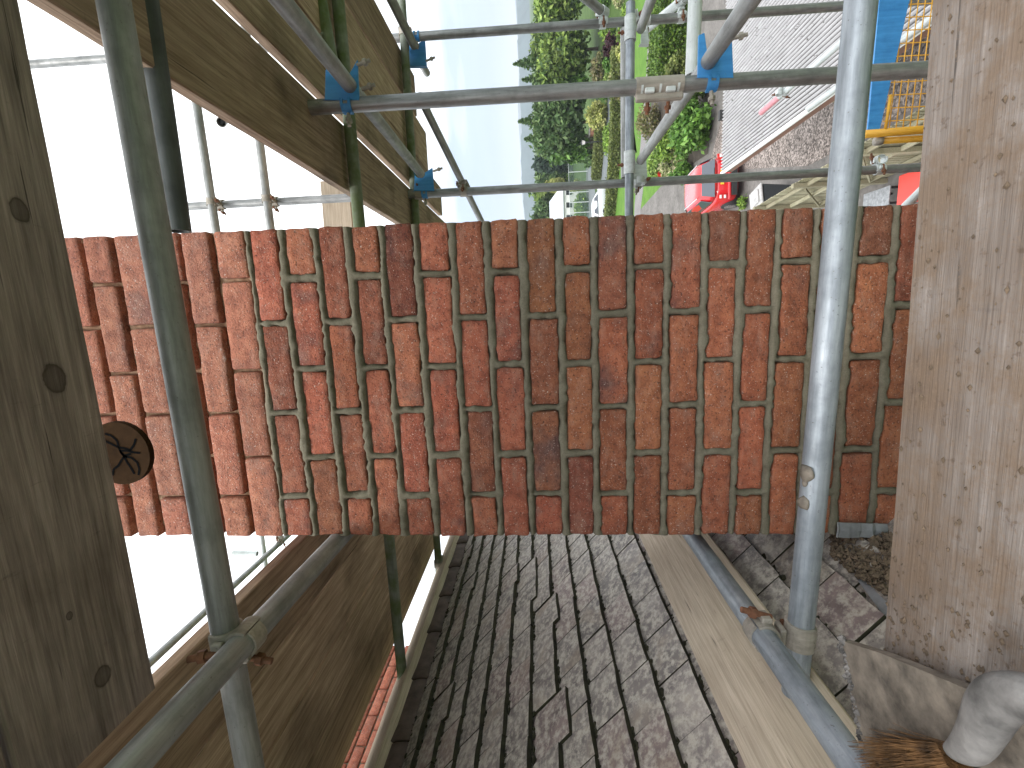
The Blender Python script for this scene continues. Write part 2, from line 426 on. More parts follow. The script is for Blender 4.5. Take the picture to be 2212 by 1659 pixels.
def mat_sheet():
    m, t, p = newmat('corrugated')
    v = objvec(t, rnd=False); v2 = objvec(t, (6, 0.5, 6), rnd=False)
    a = noise(t, v2, 5, 5, 0.7); b = noise(t, v, 9, 6, 0.75)
    c = ramp(t, a, [(0.3, (0.27, 0.265, 0.265)), (0.7, (0.42, 0.415, 0.42))])
    c = mixc(t, mixf(t, ramp(t, b, [(0.60, (0, 0, 0)), (0.66, (1, 1, 1))]), 0.9), c, (0.035, 0.03, 0.02))
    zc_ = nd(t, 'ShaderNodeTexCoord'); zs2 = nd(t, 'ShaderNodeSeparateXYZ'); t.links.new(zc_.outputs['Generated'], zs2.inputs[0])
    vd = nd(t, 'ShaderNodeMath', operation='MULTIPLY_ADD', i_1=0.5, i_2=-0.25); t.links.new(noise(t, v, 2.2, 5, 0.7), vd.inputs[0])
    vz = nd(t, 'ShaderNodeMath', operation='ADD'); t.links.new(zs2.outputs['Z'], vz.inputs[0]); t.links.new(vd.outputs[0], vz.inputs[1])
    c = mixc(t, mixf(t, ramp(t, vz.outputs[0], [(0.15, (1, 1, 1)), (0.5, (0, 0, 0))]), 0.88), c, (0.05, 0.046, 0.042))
    t.links.new(c, p.inputs['Base Color']); p.inputs['Roughness'].default_value = 0.75
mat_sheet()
m, t, p = newmat('car_red'); p.inputs['Base Color'].default_value = (0.55, 0.012, 0.018, 1); p.inputs['Roughness'].default_value = 0.25
p.inputs['Coat Weight'].default_value = 0.8; p.inputs['Coat Roughness'].default_value = 0.05
m, t, p = newmat('car_white'); p.inputs['Base Color'].default_value = (0.72, 0.74, 0.75, 1); p.inputs['Roughness'].default_value = 0.3; p.inputs['Coat Weight'].default_value = 0.6
m, t, p = newmat('car_glass'); p.inputs['Base Color'].default_value = (0.05, 0.06, 0.08, 1); p.inputs['Roughness'].default_value = 0.06; p.inputs['Specular IOR Level'].default_value = 0.9


# ------------------------------------------------------------------ shape helpers
def frame_from(zaxis, xhint=(0, 0, 1)):
    z = Vector(zaxis).normalized(); x = Vector(xhint)
    x = (x - z * x.dot(z))
    if x.length < 1e-4: x = Vector((1, 0, 0)) - z * z.x
    x.normalize(); y = z.cross(x)
    return Matrix((x, y, z)).transposed()
def mat4(rot3, loc):
    m = rot3.to_4x4(); m.translation = Vector(loc); return m
def tube_mesh(L, r=0.02415, wall=0.004, seg=28, rings=1):
    bm = bmesh.new()
    rows = []
    prof = [(r - wall, 0.0), (r, 0.0)] + [(r, L * i / rings) for i in range(1, rings + 1)] + [(r - wall, L)]
    for rr, z in prof:
        rows.append([bm.verts.new((rr * math.cos(2 * math.pi * k / seg), rr * math.sin(2 * math.pi * k / seg), z)) for k in range(seg)])
    rows.append(rows[0])
    for a, b in zip(rows[:-1], rows[1:]):
        for k in range(seg):
            bm.faces.new((a[k], a[(k + 1) % seg], b[(k + 1) % seg], b[k]))
    bmesh.ops.recalc_face_normals(bm, faces=bm.faces)
    me = bm_mesh(bm, 'tube', True)
    at = me.attributes.new('sharp_edge', 'BOOLEAN', 'EDGE')
    for e in me.edges:
        z0, z1 = me.vertices[e.vertices[0]].co.z, me.vertices[e.vertices[1]].co.z
        if abs(z0 - z1) < 1e-6 and (z0 < 1e-6 or z0 > L - 1e-6): at.data[e.index].value = True
    return me
def tube(a, b, mat, label, group='scaffold tubes', r=0.02415, name='scaffold_tube'):
    a, b = Vector(a), Vector(b)
    o = link(name, tube_mesh((b - a).length, r), MAT[mat], None, mat4(frame_from(b - a), a))
    return tag(o, label, 'tube', group)
def box_bm(bm, sx, sy, sz, loc=(0, 0, 0), bev=0.0, rot=None):
    r = bmesh.ops.create_cube(bm, size=1.0)
    vs_ = r['verts']
    bmesh.ops.scale(bm, vec=(sx, sy, sz), verts=vs_)
    if bev:
        ed = list({e for v in vs_ for e in v.link_edges})
        rb = bmesh.ops.bevel(bm, geom=ed, offset=bev, segments=1, affect='EDGES')
        vs_ = list({v for f in rb['faces'] for v in f.verts} | {v for v in vs_ if v.is_valid})
    if rot is not None: bmesh.ops.rotate(bm, verts=vs_, matrix=rot)
    bmesh.ops.translate(bm, vec=loc, verts=vs_)
    return vs_
def box(name, sx, sy, sz, mat, parent=None, mw=None, bev=0.002):
    bm = bmesh.new(); box_bm(bm, sx, sy, sz, bev=bev)
    return link(name, bm_mesh(bm, name), MAT[mat], parent, mw)
def board_mesh(L, w_, t_, seed=0):
    """scaffold board, local X along the grain: sawn faces with slightly worn, uneven arrises"""
    bm = bmesh.new(); n = max(6, int(L / 0.07)); rr = random.Random(seed)
    rings = []
    for i in range(n + 1):
        x = -L / 2 + L * i / n
        a = [mnoise.noise((x * 3.1, k * 7.3, seed * 3.7)) * 0.0022 + mnoise.noise((x * 17, k * 5.1, seed)) * 0.0012 for k in range(8)]
        c = 0.0035
        pts = [(-w_ / 2 + c, -t_ / 2), (w_ / 2 - c, -t_ / 2), (w_ / 2, -t_ / 2 + c), (w_ / 2, t_ / 2 - c), (w_ / 2 - c, t_ / 2), (-w_ / 2 + c, t_ / 2), (-w_ / 2, t_ / 2 - c), (-w_ / 2, -t_ / 2 + c)]
        rings.append([bm.verts.new((x, y + (a[k] if k in (2, 3, 6, 7) else a[k] * .7), z + a[(k + 3) % 8] * 0.5)) for k, (y, z) in enumerate(pts)])
    for p_, q in zip(rings[:-1], rings[1:]):
        for k in range(8): bm.faces.new((p_[k], p_[(k + 1) % 8], q[(k + 1) % 8], q[k]))
    bm.faces.new(rings[0][::-1]); bm.faces.new(rings[-1])
    bmesh.ops.recalc_face_normals(bm, faces=bm.faces)
    return bm_mesh(bm, 'board')
_bseed = [0]
def board(a, b, wdir, w_, t_, mat, label, group='scaffold boards', name='scaffold_board', cat='board'):
    """a, b: centre line ends; wdir: direction of its width"""
    a, b = Vector(a), Vector(b); x = (b - a).normalized(); y = Vector(wdir); y = (y - x * y.dot(x)).normalized(); z = x.cross(y)
    _bseed[0] += 1
    o = link(name, board_mesh((b - a).length, w_, t_, _bseed[0]), MAT[mat], None, mat4(Matrix((x, y, z)).transposed(), (a + b) / 2))
    return tag(o, label, cat, group)
def ring_bm(bm, r0, r1, width, a0, a1, seg=14, mtx=None):
    """part of a band round local Z"""
    rows = []
    for i in range(seg + 1):
        an = a0 + (a1 - a0) * i / seg; c, s = math.cos(an), math.sin(an)
        rows.append([bm.verts.new((rr * c, rr * s, zz)) for rr, zz in ((r0, -width / 2), (r1, -width / 2), (r1, width / 2), (r0, width / 2))])
    fs = []
    for p_, q in zip(rows[:-1], rows[1:]):
        for k in range(4): bm.faces.new((p_[k], p_[(k + 1) % 4], q[(k + 1) % 4], q[k]))
    bm.faces.new(rows[0][::-1]); bm.faces.new(rows[-1])
    vs_ = [v for r_ in rows for v in r_]
    if mtx is not None: bmesh.ops.transform(bm, matrix=mtx, verts=vs_)
    return vs_
def cyl_bm(bm, r, L, mtx=None, seg=12, r2=None):
    q = bmesh.ops.create_cone(bm, cap_ends=True, segments=seg, radius1=r, radius2=r if r2 is None else r2, depth=L)
    if mtx is not None: bmesh.ops.transform(bm, matrix=mtx, verts=q['verts'])
    return q['verts']
def bolt_part(parent, origin, axis, L=0.075, mat='rust', at=(0, 0, 0)):
    bm = bmesh.new(); Mx = mat4(frame_from(axis), at)
    cyl_bm(bm, 0.0062, L, Mx @ Matrix.Translation((0, 0, L / 2)), 10)
    b_ = link('bolt', bm_mesh(bm, 'bolt', False), MAT[mat], parent)
    bm = bmesh.new(); cyl_bm(bm, 0.0115, 0.012, Mx @ Matrix.Translation((0, 0, L * 0.62)), 6)
    n_ = link('nut', bm_mesh(bm, 'nut', False), MAT[mat], b_)
    return b_
def coupler(P, ax1, ax2, label, mat='cast_steel', flip=1, group='scaffold couplers', bolt_mat='rust', size=1.0, vec=None):
    """right-angle coupler: two saddles back to back, hinged flaps with T-bolts. P is on tube 1's axis, tube 2 lies along +n"""
    a1, a2 = Vector(ax1).normalized(), Vector(ax2).normalized()
    n = a1.cross(a2).normalized() * flip
    o = thing('scaffold_coupler', P, label, 'coupler', group)
    off = 0.052 * size
    if vec is not None:
        off = vec.length; n = vec.normalized()
    for i, (ax, ctr, sgn) in enumerate(((a1, Vector((0, 0, 0)), 1), (a2, n * off, -1))):
        R = frame_from(ax, n * sgn)
        bm = bmesh.new()
        ring_bm(bm, 0.0245, 0.0300, 0.052 * size, -2.1, 2.1, 18, mat4(R, ctr))
        link('saddle', bm_mesh(bm, 'saddle', False), MAT[mat], o)
        bm = bmesh.new()
        ring_bm(bm, 0.0247, 0.0285, 0.036 * size, 2.2, 4.1, 10, mat4(R, ctr))
        box_bm(bm, 0.020, 0.012, 0.034, bev=0.002)
        flap_v = [v for v in bm.verts][-24:]
        tr = mat4(R, ctr) @ Matrix.Translation((0.006, 0.034, 0))
        bmesh.ops.transform(bm, matrix=tr, verts=flap_v)
        fl = link('flap', bm_mesh(bm, 'flap', False), MAT[mat], o)
        d_ = R @ Vector((-1, 0.25, 0))
        bolt_part(o, P, d_, 0.062, bolt_mat, ctr + R @ Vector((0.02, 0.034, 0)))
    bm = bmesh.new(); box_bm(bm, 0.034, 0.034, 0.012, bev=0.003)
    bmesh.ops.transform(bm, matrix=mat4(frame_from(n, a1), n * off / 2), verts=bm.verts)
    link('boss', bm_mesh(bm, 'boss'), MAT[mat], o)
    return o
def band(P, axis, label, w_=0.05, mat='cast_steel', toward=(0, -1, 0), bolt=True):
    """single half-coupler band round a tube"""
    o = thing('scaffold_coupler', P, label, 'coupler', 'scaffold couplers')
    R = frame_from(axis, toward)
    bm = bmesh.new(); ring_bm(bm, 0.0246, 0.031, w_, -2.7, 2.7, 20, R.to_4x4()); link('saddle', bm_mesh(bm, 'saddle'), MAT[mat], o)
    bm = bmesh.new(); box_bm(bm, 0.03, 0.014, w_ * 0.8, bev=0.003); bmesh.ops.transform(bm, matrix=R.to_4x4() @ Matrix.Translation((-0.03, 0.012, 0)), verts=bm.verts)
    link('flap', bm_mesh(bm, 'flap'), MAT[mat], o)
    if bolt: bolt_part(o, P, R @ Vector((0, 1, 0)), 0.06, 'rust', R @ Vector((-0.032, 0.0, 0)))
    return o
def poly_prism(pts, nrm, thick):
    """solid from a 3D polygon"""
    bm = bmesh.new(); nrm = Vector(nrm)
    a = [bm.verts.new(Vector(p_)) for p_ in pts]; b = [bm.verts.new(Vector(p_) + nrm * thick) for p_ in pts]
    bm.faces.new(a); bm.faces.new(b[::-1]); n = len(a)
    for i in range(n): bm.faces.new((a[i], b[i], b[(i + 1) % n], a[(i + 1) % n]))
    bmesh.ops.recalc_face_normals(bm, faces=bm.faces)
    return bm
def plain_mesh(name, verts, faces):
    me = bpy.data.meshes.new(name); me.from_pydata([tuple(v) for v in verts], [], faces); me.update(); return me
def vnoise(shape, cells, seed):
    """smooth value noise on a grid, -1..1"""
    r = np.random.default_rng(seed); gx, gz = cells
    g = r.uniform(-1, 1, (gx + 2, gz + 2))
    xs = np.linspace(0, gx, shape[0]); zs = np.linspace(0, gz, shape[1])
    i = np.floor(xs).astype(int); j = np.floor(zs).astype(int)
    fx = (xs - i); fz = (zs - j); fx = fx * fx * (3 - 2 * fx); fz = fz * fz * (3 - 2 * fz)
    a = g[np.ix_(i, j)]; b = g[np.ix_(i + 1, j)]; c = g[np.ix_(i, j + 1)]; d = g[np.ix_(i + 1, j + 1)]
    fx = fx[:, None]; fz = fz[None, :]
    return (a * (1 - fx) + b * fx) * (1 - fz) + (c * (1 - fx) + d * fx) * fz


# ================================================================== GROUND AND FAR SETTING
def sheet(name, pts, mat, kind='structure', z=0.0):
    vs_ = [(p_[0], p_[1], z) for p_ in pts]
    bm = bmesh.new(); f = bm.faces.new([bm.verts.new(v) for v in vs_])
    bmesh.ops.triangulate(bm, faces=[f])
    bmesh.ops.recalc_face_normals(bm, faces=bm.faces)
    for f in bm.faces:
        if f.normal.z < 0: f.normal_flip()
    o = link(name, bm_mesh(bm, name), MAT[mat]); tag(o, kind=kind); return o
def gpoly(px, z=0.0): return [G(x, y, z) for x, y in px]
sheet('ground', [(-4000, -3000, 0), (4000, -3000, 0), (4000, 6000, 0), (-4000, 6000, 0)], 'grass')
sheet('drive', gpoly([(1384, 520), (1384, 452), (1400, 430), (1428, 402), (1445, 392), (1530, 330), (1537, 240), (1522, 120), (1500, 0), (1480, -120), (2100, -420), (2212, 900)]), 'pavers', z=0.004)
sheet('gravel_yard', gpoly([(1530, 368), (1592, 366), (1746, 358), (1800, 330), (1990, 225), (2212, 100), (2212, -200), (1700, -300)]), 'gravel', z=0.008)

# ================================================================== THE CHIMNEY (the subject)
YC = 1.15
JPX = [419, 532, 660, 788, 910, 1042, 1171, 1301, 1423, 1545, 1676, 1812, 1945, 2076, 2215, 2348, 2484, 2624, 2764, 2905, 3040, 3182, 3326, 3480]
JZ = [at_y(j / 1.8228, 1500 / 1.8228, YC).z for j in JPX]
LEAN = 0.0118
def lean(z): return LEAN * (z - EYE)
pitch = 0.0868
for k in range(5): JZ.insert(0, JZ[0] + pitch)          # courses above the frame
N_UP = 5
for k in range(7): JZ.append(JZ[-1] - pitch)
XR, XL = 0.1855 * YC, -0.521 * YC
HEAD_ODD = [-0.0145 * YC, -0.218 * YC, -0.4205 * YC]
HEAD_EVEN = [0.081 * YC, -0.1195 * YC, -0.3245 * YC]
D_CH = 0.60
chimney = thing('chimney_stack', (0, YC, 0), 'tall red brick chimney stack with fresh grey mortar joints between scaffold tubes', 'chimney')
CH0 = Vector((0, YC, 0))
def brick_mesh(L, H, D, seed, nx=10, nz=5, rough=1.0):
    r = random.Random(seed); bm = bmesh.new(); s = seed * 1.37
    def wob(x, z): return mnoise.noise((x * 28, z * 28, s)) * 0.0020 * rough + mnoise.noise((x * 90, z * 90, s)) * 0.0011 * rough
    def spaced(T_, n_): return [-T_ / 2] + [-T_ / 2 + 0.0035 + (T_ - 0.007) * q / (n_ - 2) for q in range(n_ - 1)] + [T_ / 2]
    px_, pz_ = spaced(L, nx), spaced(H, nz)
    grid = []
    cut = [r.uniform(0, 1) < 0.22 for _ in range(4)]
    for i in range(nx + 1):
        row = []
        for j in range(nz + 1):
            x = px_[i]; z = pz_[j]
            bx = i in (0, nx); bz = j in (0, nz)
            y = wob(x + 3, z) * 0.7
            if i <= 1 or i >= nx - 1: x += wob(z + s, 1.3 + (i > 1)) * 1.5
            if j <= 1 or j >= nz - 1: z += wob(x, 2.2 + (j > 1) * 3) * 1.5
            if bx or bz: y += 0.0032
            if bx and bz:
                k = (1 if i else 0) + (2 if j else 0)
                pull = 0.010 if cut[k] else 0.003
                x -= math.copysign(pull, x); z -= math.copysign(pull * 0.6, z); y += 0.002
            row.append(bm.verts.new((x, y, z)))
        grid.append(row)
    for i in range(nx):
        for j in range(nz):
            bm.faces.new((grid[i][j], grid[i + 1][j], grid[i + 1][j + 1], grid[i][j + 1]))
    loop = [grid[i][0] for i in range(nx)] + [grid[nx][j] for j in range(nz)] + [grid[i][nz] for i in range(nx, 0, -1)] + [grid[0][j] for j in range(nz, 0, -1)]
    back = [bm.verts.new((v.co.x, D, v.co.z)) for v in loop]
    for i in range(len(loop)):
        k = (i + 1) % len(loop)
        bm.faces.new((loop[k], loop[i], back[i], back[k]))
    bm.faces.new(back)
    bmesh.ops.recalc_face_normals(bm, faces=bm.faces)
    me = bm_mesh(bm, 'brick', True)
    return me
DARK = {(9, 0): ((0.42, 0.36, 0.42), 1.0), (5, 1): ((0.55, 0.50, 0.52), 0.9), (7, 1): ((1.0, 0.95, 0.9), 0.9), (13, 0): ((0.82, 0.95, 0.8), 0.45),
        (15, 0): ((0.8, 0.8, 0.85), 0.8), (17, 0): ((1.0, 0.95, 0.95), 0.7), (1, 0): ((0.85, 0.9, 1.0), 0.5), (3, 0): ((0.8, 0.85, 0.95), 0.6), (1, 2): ((0.75, 0.85, 0.9), 0.5),
        (12, 1): ((1.0, 0.85, 0.95), 0.55), (18, 0): ((0.55, 0.6, 0.62), 0.3), (20, 0): ((0.72, 0.75, 0.7), 0.3), (22, 0): ((0.58, 0.66, 0.7), 0.3), (23, 0): ((0.75, 0.7, 0.75), 0.3),
        (13, 3): ((0.95, 0.75, 0.8), 0.95), (14, 3): ((0.62, 0.55, 0.65), 0.2), (10, 2): ((1.0, 0.8, 0.85), 0.3), (7, 3): ((0.95, 0.9, 0.9), 0.8), (11, 2): ((0.7, 0.72, 0.75), 0.35), (13, 2): ((0.8, 0.9, 0.85), 0.8)}
front_rects = []           # (x0, x1, z0, z1, new?)
cs = 0
for k in range(len(JZ) - 1):
    c = k - N_UP                                    # measured course number, 0 = first fully seen
    zt, zb = JZ[k], JZ[k + 1]
    new = c >= 5
    gap = 0.0195 if new else 0.0150
    if c < -3: new = False
    H = zt - zb - gap
    zc = (zt + zb) / 2
    heads = HEAD_ODD if c % 2 else HEAD_EVEN
    xs = [XR] + heads + [XL]
    for i in range(4):
        cs += 1
        rr = random.Random(cs * 31)
        jg = (0.0175 if new else 0.0105)
        x1 = xs[i] - (jg / 2 if i > 0 else 0); x0 = xs[i + 1] + (jg / 2 if i < 3 else 0)
        L = x1 - x0 + rr.uniform(-0.003, 0.003); Hb = H + rr.uniform(-0.004, 0.003)
        hdr = (L < 0.15)
        if hdr and c % 2 == 0: Dp = 0.215
        else: Dp = 0.103
        me = brick_mesh(L, Hb, Dp, cs, 16 if L > 0.15 else 9, 7, 1.25 if c > 4 else 0.9)
        me.materials.append(MAT['brick'])
        o = bpy.data.objects.new('brick', me); COL.objects.link(o); o.parent = chimney
        xc, zz = (x0 + x1) / 2 + lean(zc), zc + rr.uniform(-0.0015, 0.0015)
        o.location = (xc, rr.uniform(-0.002, 0.0025), zz)
        o.rotation_euler = (rr.uniform(-0.012, 0.012), rr.uniform(-0.006, 0.006), rr.uniform(-0.008, 0.008))
        col, al = DARK.get((c, i), (None, None))
        if col is None:
            b_ = rr.uniform(0.68, 1.18); h_ = rr.uniform(-0.18, 0.09) + (0.02 if c > 13 else 0)
            col = (b_, b_ * (1 + h_), b_ * (1 + h_ * 0.5) * (0.9 if c > 13 else 1)); al = rr.choice((0, 0, 0.1, 0.25, 0.5, 0.8))
        if c < 5: col = tuple(0.6 * x + 0.4 * y for x, y in zip(col, (1.05, 1.45, 1.75)))     # older, limey bricks above
        o.color = (*col, al)
        front_rects.append((xc - L / 2, xc + L / 2, zz - Hb / 2, zz + Hb / 2))
    # returns down both sides
    for side in (1, -1):
        ys = 0.215 if (c % 2 == 0) == (side == 1) else 0.103
        n_ = 0
        y0 = ys + 0.018
        while y0 < D_CH - 0.05:
            Ls = min(0.215, D_CH - y0)
            cs += 1; rr = random.Random(cs * 17)
            me = brick_mesh(Ls, H, 0.08, cs, 6, 4)
            me.materials.append(MAT['brick'])
            o = bpy.data.objects.new('brick', me); COL.objects.link(o); o.parent = chimney
            o.location = ((XR if side == 1 else XL) + lean(zc), y0 + Ls / 2, zc)
            o.rotation_euler = (0, 0, math.pi / 2 * side)
            b_ = rr.uniform(0.75, 1.15); o.color = (b_, b_ * rr.uniform(.9, 1.15), b_, rr.choice((0, 0.2, 0.6)))
            y0 += Ls + 0.018
# mortar: one modelled bed over the front face, struck proud and uneven; raked out and sandy in the upper courses
CELL = 0.0042
zlo, zhi = JZ[-1] + 0.05, JZ[0] - 0.05
nx_, nz_ = int((XR - XL) / CELL), int((zhi - zlo) / CELL)
gx = np.linspace(XL + 0.002, XR - 0.002, nx_); gz = np.linspace(zlo, zhi, nz_)
XX, ZZ = np.meshgrid(gx, gz, indexing='ij')
XX = XX + LEAN * (ZZ - EYE)
sd = np.full(XX.shape, 1.0)
for (x0, x1, z0, z1) in front_rects:
    i0 = np.searchsorted(gz, z0 - 0.03); i1 = np.searchsorted(gz, z1 + 0.03)
    X_, Z_ = XX[:, i0:i1], ZZ[:, i0:i1]
    q = np.maximum(np.abs(X_ - (x0 + x1) / 2) - (x1 - x0) / 2, np.abs(Z_ - (z0 + z1) / 2) - (z1 - z0) / 2)
    sd[:, i0:i1] = np.minimum(sd[:, i0:i1], q)
n1 = vnoise(XX.shape, (55, 170), 1); n2 = vnoise(XX.shape, (20, 60), 2); n3 = vnoise(XX.shape, (110, 340), 3); n4 = vnoise(XX.shape, (9, 24), 5)
wobble = n1 * 0.0026 + n2 * 0.0022 + n3 * 0.0010
edge = sd + wobble * 1.15 - 0.0004
t_ = np.clip((edge + 0.003) / 0.0055, 0, 1); t_ = t_ * t_ * (3 - 2 * t_)
crown = np.clip(edge / 0.009, 0, 1) ** 0.7
yn = -0.0005 - 0.0048 * crown - n2 * 0.0012 - n1 * 0.0012 - n4 * 0.0015
ynew = 0.016 * (1 - t_) + yn * t_
to = np.clip((sd + 0.004) / 0.006, 0, 1)
yold = 0.03 * (1 - to) + (0.019 + n1 * 0.004 + n2 * 0.003) * to
zsplit = JZ[N_UP + 5] + 0.012
old = 1 / (1 + np.exp(-(ZZ - zsplit - n2 * 0.006) / 0.004))
YY = ynew * (1 - old) + yold * old
co = np.stack([XX, YY, ZZ], -1).reshape(-1, 3)
idx = np.arange(nx_ * nz_).reshape(nx_, nz_)
fq = np.stack([idx[:-1, :-1], idx[1:, :-1], idx[1:, 1:], idx[:-1, 1:]], -1).reshape(-1, 4)
me = bpy.data.meshes.new('mortar')
me.vertices.add(len(co)); me.vertices.foreach_set('co', co.ravel())
me.loops.add(fq.size); me.loops.foreach_set('vertex_index', fq.ravel())
me.polygons.add(len(fq)); me.polygons.foreach_set('loop_start', np.arange(0, fq.size, 4)); me.polygons.foreach_set('loop_total', np.full(len(fq), 4))
me.update(calc_edges=True)
me.polygons.foreach_set('use_smooth', [True] * len(me.polygons))
ca = me.color_attributes.new('old', 'FLOAT_COLOR', 'POINT')
o4 = np.ones((len(co), 4)); o4[:, :3] = old.reshape(-1, 1); ca.data.foreach_set('color', o4.ravel())
mo = link('mortar', me, MAT['mortar'], chimney)
# core of the stack, seen as the joints of the two sides and of the back
bm = bmesh.new()
zs_ = [zlo - 0.02, zhi + 0.03]
cv = []
for z in zs_:
    for (x, y) in ((XL + 0.012, 0.03), (XR - 0.012, 0.03), (XR - 0.012, D_CH), (XL + 0.012, D_CH)):
        cv.append(bm.verts.new((x + lean(z), y, z)))
for q in ((0, 1, 5, 4), (1, 2, 6, 5), (2, 3, 7, 6), (3, 0, 4, 7), (4, 5, 6, 7), (3, 2, 1, 0)): bm.faces.new([cv[i] for i in q])
bmesh.ops.recalc_face_normals(bm, faces=bm.faces)
link('core', bm_mesh(bm, 'core'), MAT['mortar'], chimney)
# stepped lead flashing where the stack meets the tiles
fl = thing_parts = []
fa, fb, fc, fd = (at_y(1808, 1128, YC - 0.016), at_y(1915, 1131, YC - 0.016), at_y(1915, 1158, YC - 0.014), at_y(1806, 1160, YC - 0.014))
bm = bmesh.new(); n_ = 14
rows = []
for i in range(n_ + 1):
    f = i / n_
    t0, t1 = fa.lerp(fb, f), fd.lerp(fc, f)
    w0 = mnoise.noise((f * 7, 0, 3)) * 0.010
    rows.append([bm.verts.new(t0 - CH0 + Vector((0, w0 * .5, w0))), bm.verts.new(t0.lerp(t1, .5) - CH0 + Vector((0, -0.002 + w0 * .6, w0 * .5))), bm.verts.new(t1 - CH0 + Vector((0, w0, w0 * 1.5)))])
for p_, q in zip(rows[:-1], rows[1:]):
    for k in range(2): bm.faces.new((p_[k], p_[k + 1], q[k + 1], q[k]))
bmesh.ops.recalc_face_normals(bm, faces=bm.faces)
bmesh.ops.solidify(bm, geom=list(bm.faces), thickness=0.004)
link('lead_flashing', bm_mesh(bm, 'lead_flashing', False), MAT['lead'], chimney)

# ================================================================== HOUSE AND TILED ROOF
PH = math.radians(53)
Q = Vector((-0.6, 1.15, EYE - 0.90))
SD = Vector((math.cos(PH), 0, -math.sin(PH)))           # down the slope
RN = Vector((math.sin(PH), 0, math.cos(PH)))            # out of the roof
def roof_hit(x, y, lift=0.0):
    v = Vector(ray(x, y)); Pn = Q + RN * lift - Vector((0, 0, EYE)); k = RN.dot(Pn) / RN.dot(v)
    return v * k + Vector((0, 0, EYE))
rh = roof_hit(985, 1200)
ridge_x, ridge_z = rh.x, rh.z
RO = Vector((ridge_x, 0, ridge_z))                       # top of slope, at y = 0
house = thing('house', (ridge_x, 1.5, 0), 'house under the scaffold with steep grey tiled roof left of the chimney', 'house')
HO = Vector((ridge_x, 1.5, 0))
Y0, Y1 = -4.0, 4.7
SL = 3.1
eav = RO + SD * SL
ux = RN * -0.02
pts = [RO + ux + Vector((0, Y0, 0)), eav + ux + Vector((0, Y0, 0)), eav + ux + Vector((0, Y1, 0)), RO + ux + Vector((0, Y1, 0))]
lft = RO + Vector((-math.cos(PH) * SL, 0, -math.sin(PH) * SL))
pts2 = [lft + Vector((0, Y0, 0)), RO - Vector((0, 0, .03)) + Vector((0, Y0, 0)), RO - Vector((0, 0, .03)) + Vector((0, Y1, 0)), lft + Vector((0, Y1, 0))]
roof = link('roof', plain_mesh('roof', [p_ - HO for p_ in pts + pts2], [(0, 1, 2, 3), (4, 5, 6, 7)]), MAT['underlay'], house)
wx0, wx1, wz = lft.x + 0.35, eav.x - 0.35, eav.z
gz_ = RO.z - 0.1
wv = []
for y in (Y0 + 0.15, Y1 - 0.15):
    wv += [Vector((wx0, y, 0)), Vector((wx1, y, 0)), Vector((wx1, y, wz + .3)), Vector((ridge_x, y, gz_)), Vector((wx0, y, wz + .3))]
link('wall', plain_mesh('wall', [v - HO for v in wv], [(0, 1, 2, 3, 4), (9, 8, 7, 6, 5), (1, 6, 7, 2), (0, 4, 9, 5)]), MAT['gallery_wall'], house)
# plain tiles
TW, GA, TL, TT = 0.168, 0.111, 0.175, 0.0185
def tile_mesh(seed):
    bm = bmesh.new(); nx, ny = 4, 3; rr = random.Random(seed)
    top, bot = [], []
    for i in range(nx + 1):
        a, b = [], []
        for j in range(ny + 1):
            x = (-0.5 + i / nx) * (TW - 0.004); y = (-0.5 + j / ny) * TL
            cam_ = -0.0035 * (2 * i / nx - 1) ** 2 + mnoise.noise((x * 20, y * 20, seed)) * 0.0012
            xe = x + (mnoise.noise((x * 30, y * 40, seed + 4)) * 0.0018 if i in (0, nx) else 0)
            ye = y + (mnoise.noise((x * 40, y * 30, seed + 9)) * 0.0028 if j == ny else 0)
            a.append(bm.verts.new((xe, ye, cam_ + TT / 2))); b.append(bm.verts.new((xe, ye, cam_ - TT / 2)))
        top.append(a); bot.append(b)
    for i in range(nx):
        for j in range(ny):
            bm.faces.new((top[i][j], top[i + 1][j], top[i + 1][j + 1], top[i][j + 1])); bm.faces.new((bot[i][j], bot[i][j + 1], bot[i + 1][j + 1], bot[i + 1][j]))
    for i in range(nx):
        bm.faces.new((top[i][ny], top[i + 1][ny], bot[i + 1][ny], bot[i][ny])); bm.faces.new((top[i + 1][0], top[i][0], bot[i][0], bot[i + 1][0]))
    for j in range(ny):
        bm.faces.new((top[0][j + 1], bot[0][j + 1], bot[0][j], top[0][j])); bm.faces.new((top[nx][j], bot[nx][j], bot[nx][j + 1], top[nx][j + 1]))
    bmesh.ops.recalc_face_normals(bm, faces=bm.faces)
    bm.normal_update()
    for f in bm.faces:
        if abs(f.normal.z) < 0.5: f.material_index = 1  # tail and side faces coloured dark: moss, with the lap shadow painted in
    me = bm_mesh(bm, 'tile'); me.materials.append(MAT['roof_tile']); me.materials.append(MAT['moss_and_lap_shade']); return me
TM = [tile_mesh(s) for s in range(9)]
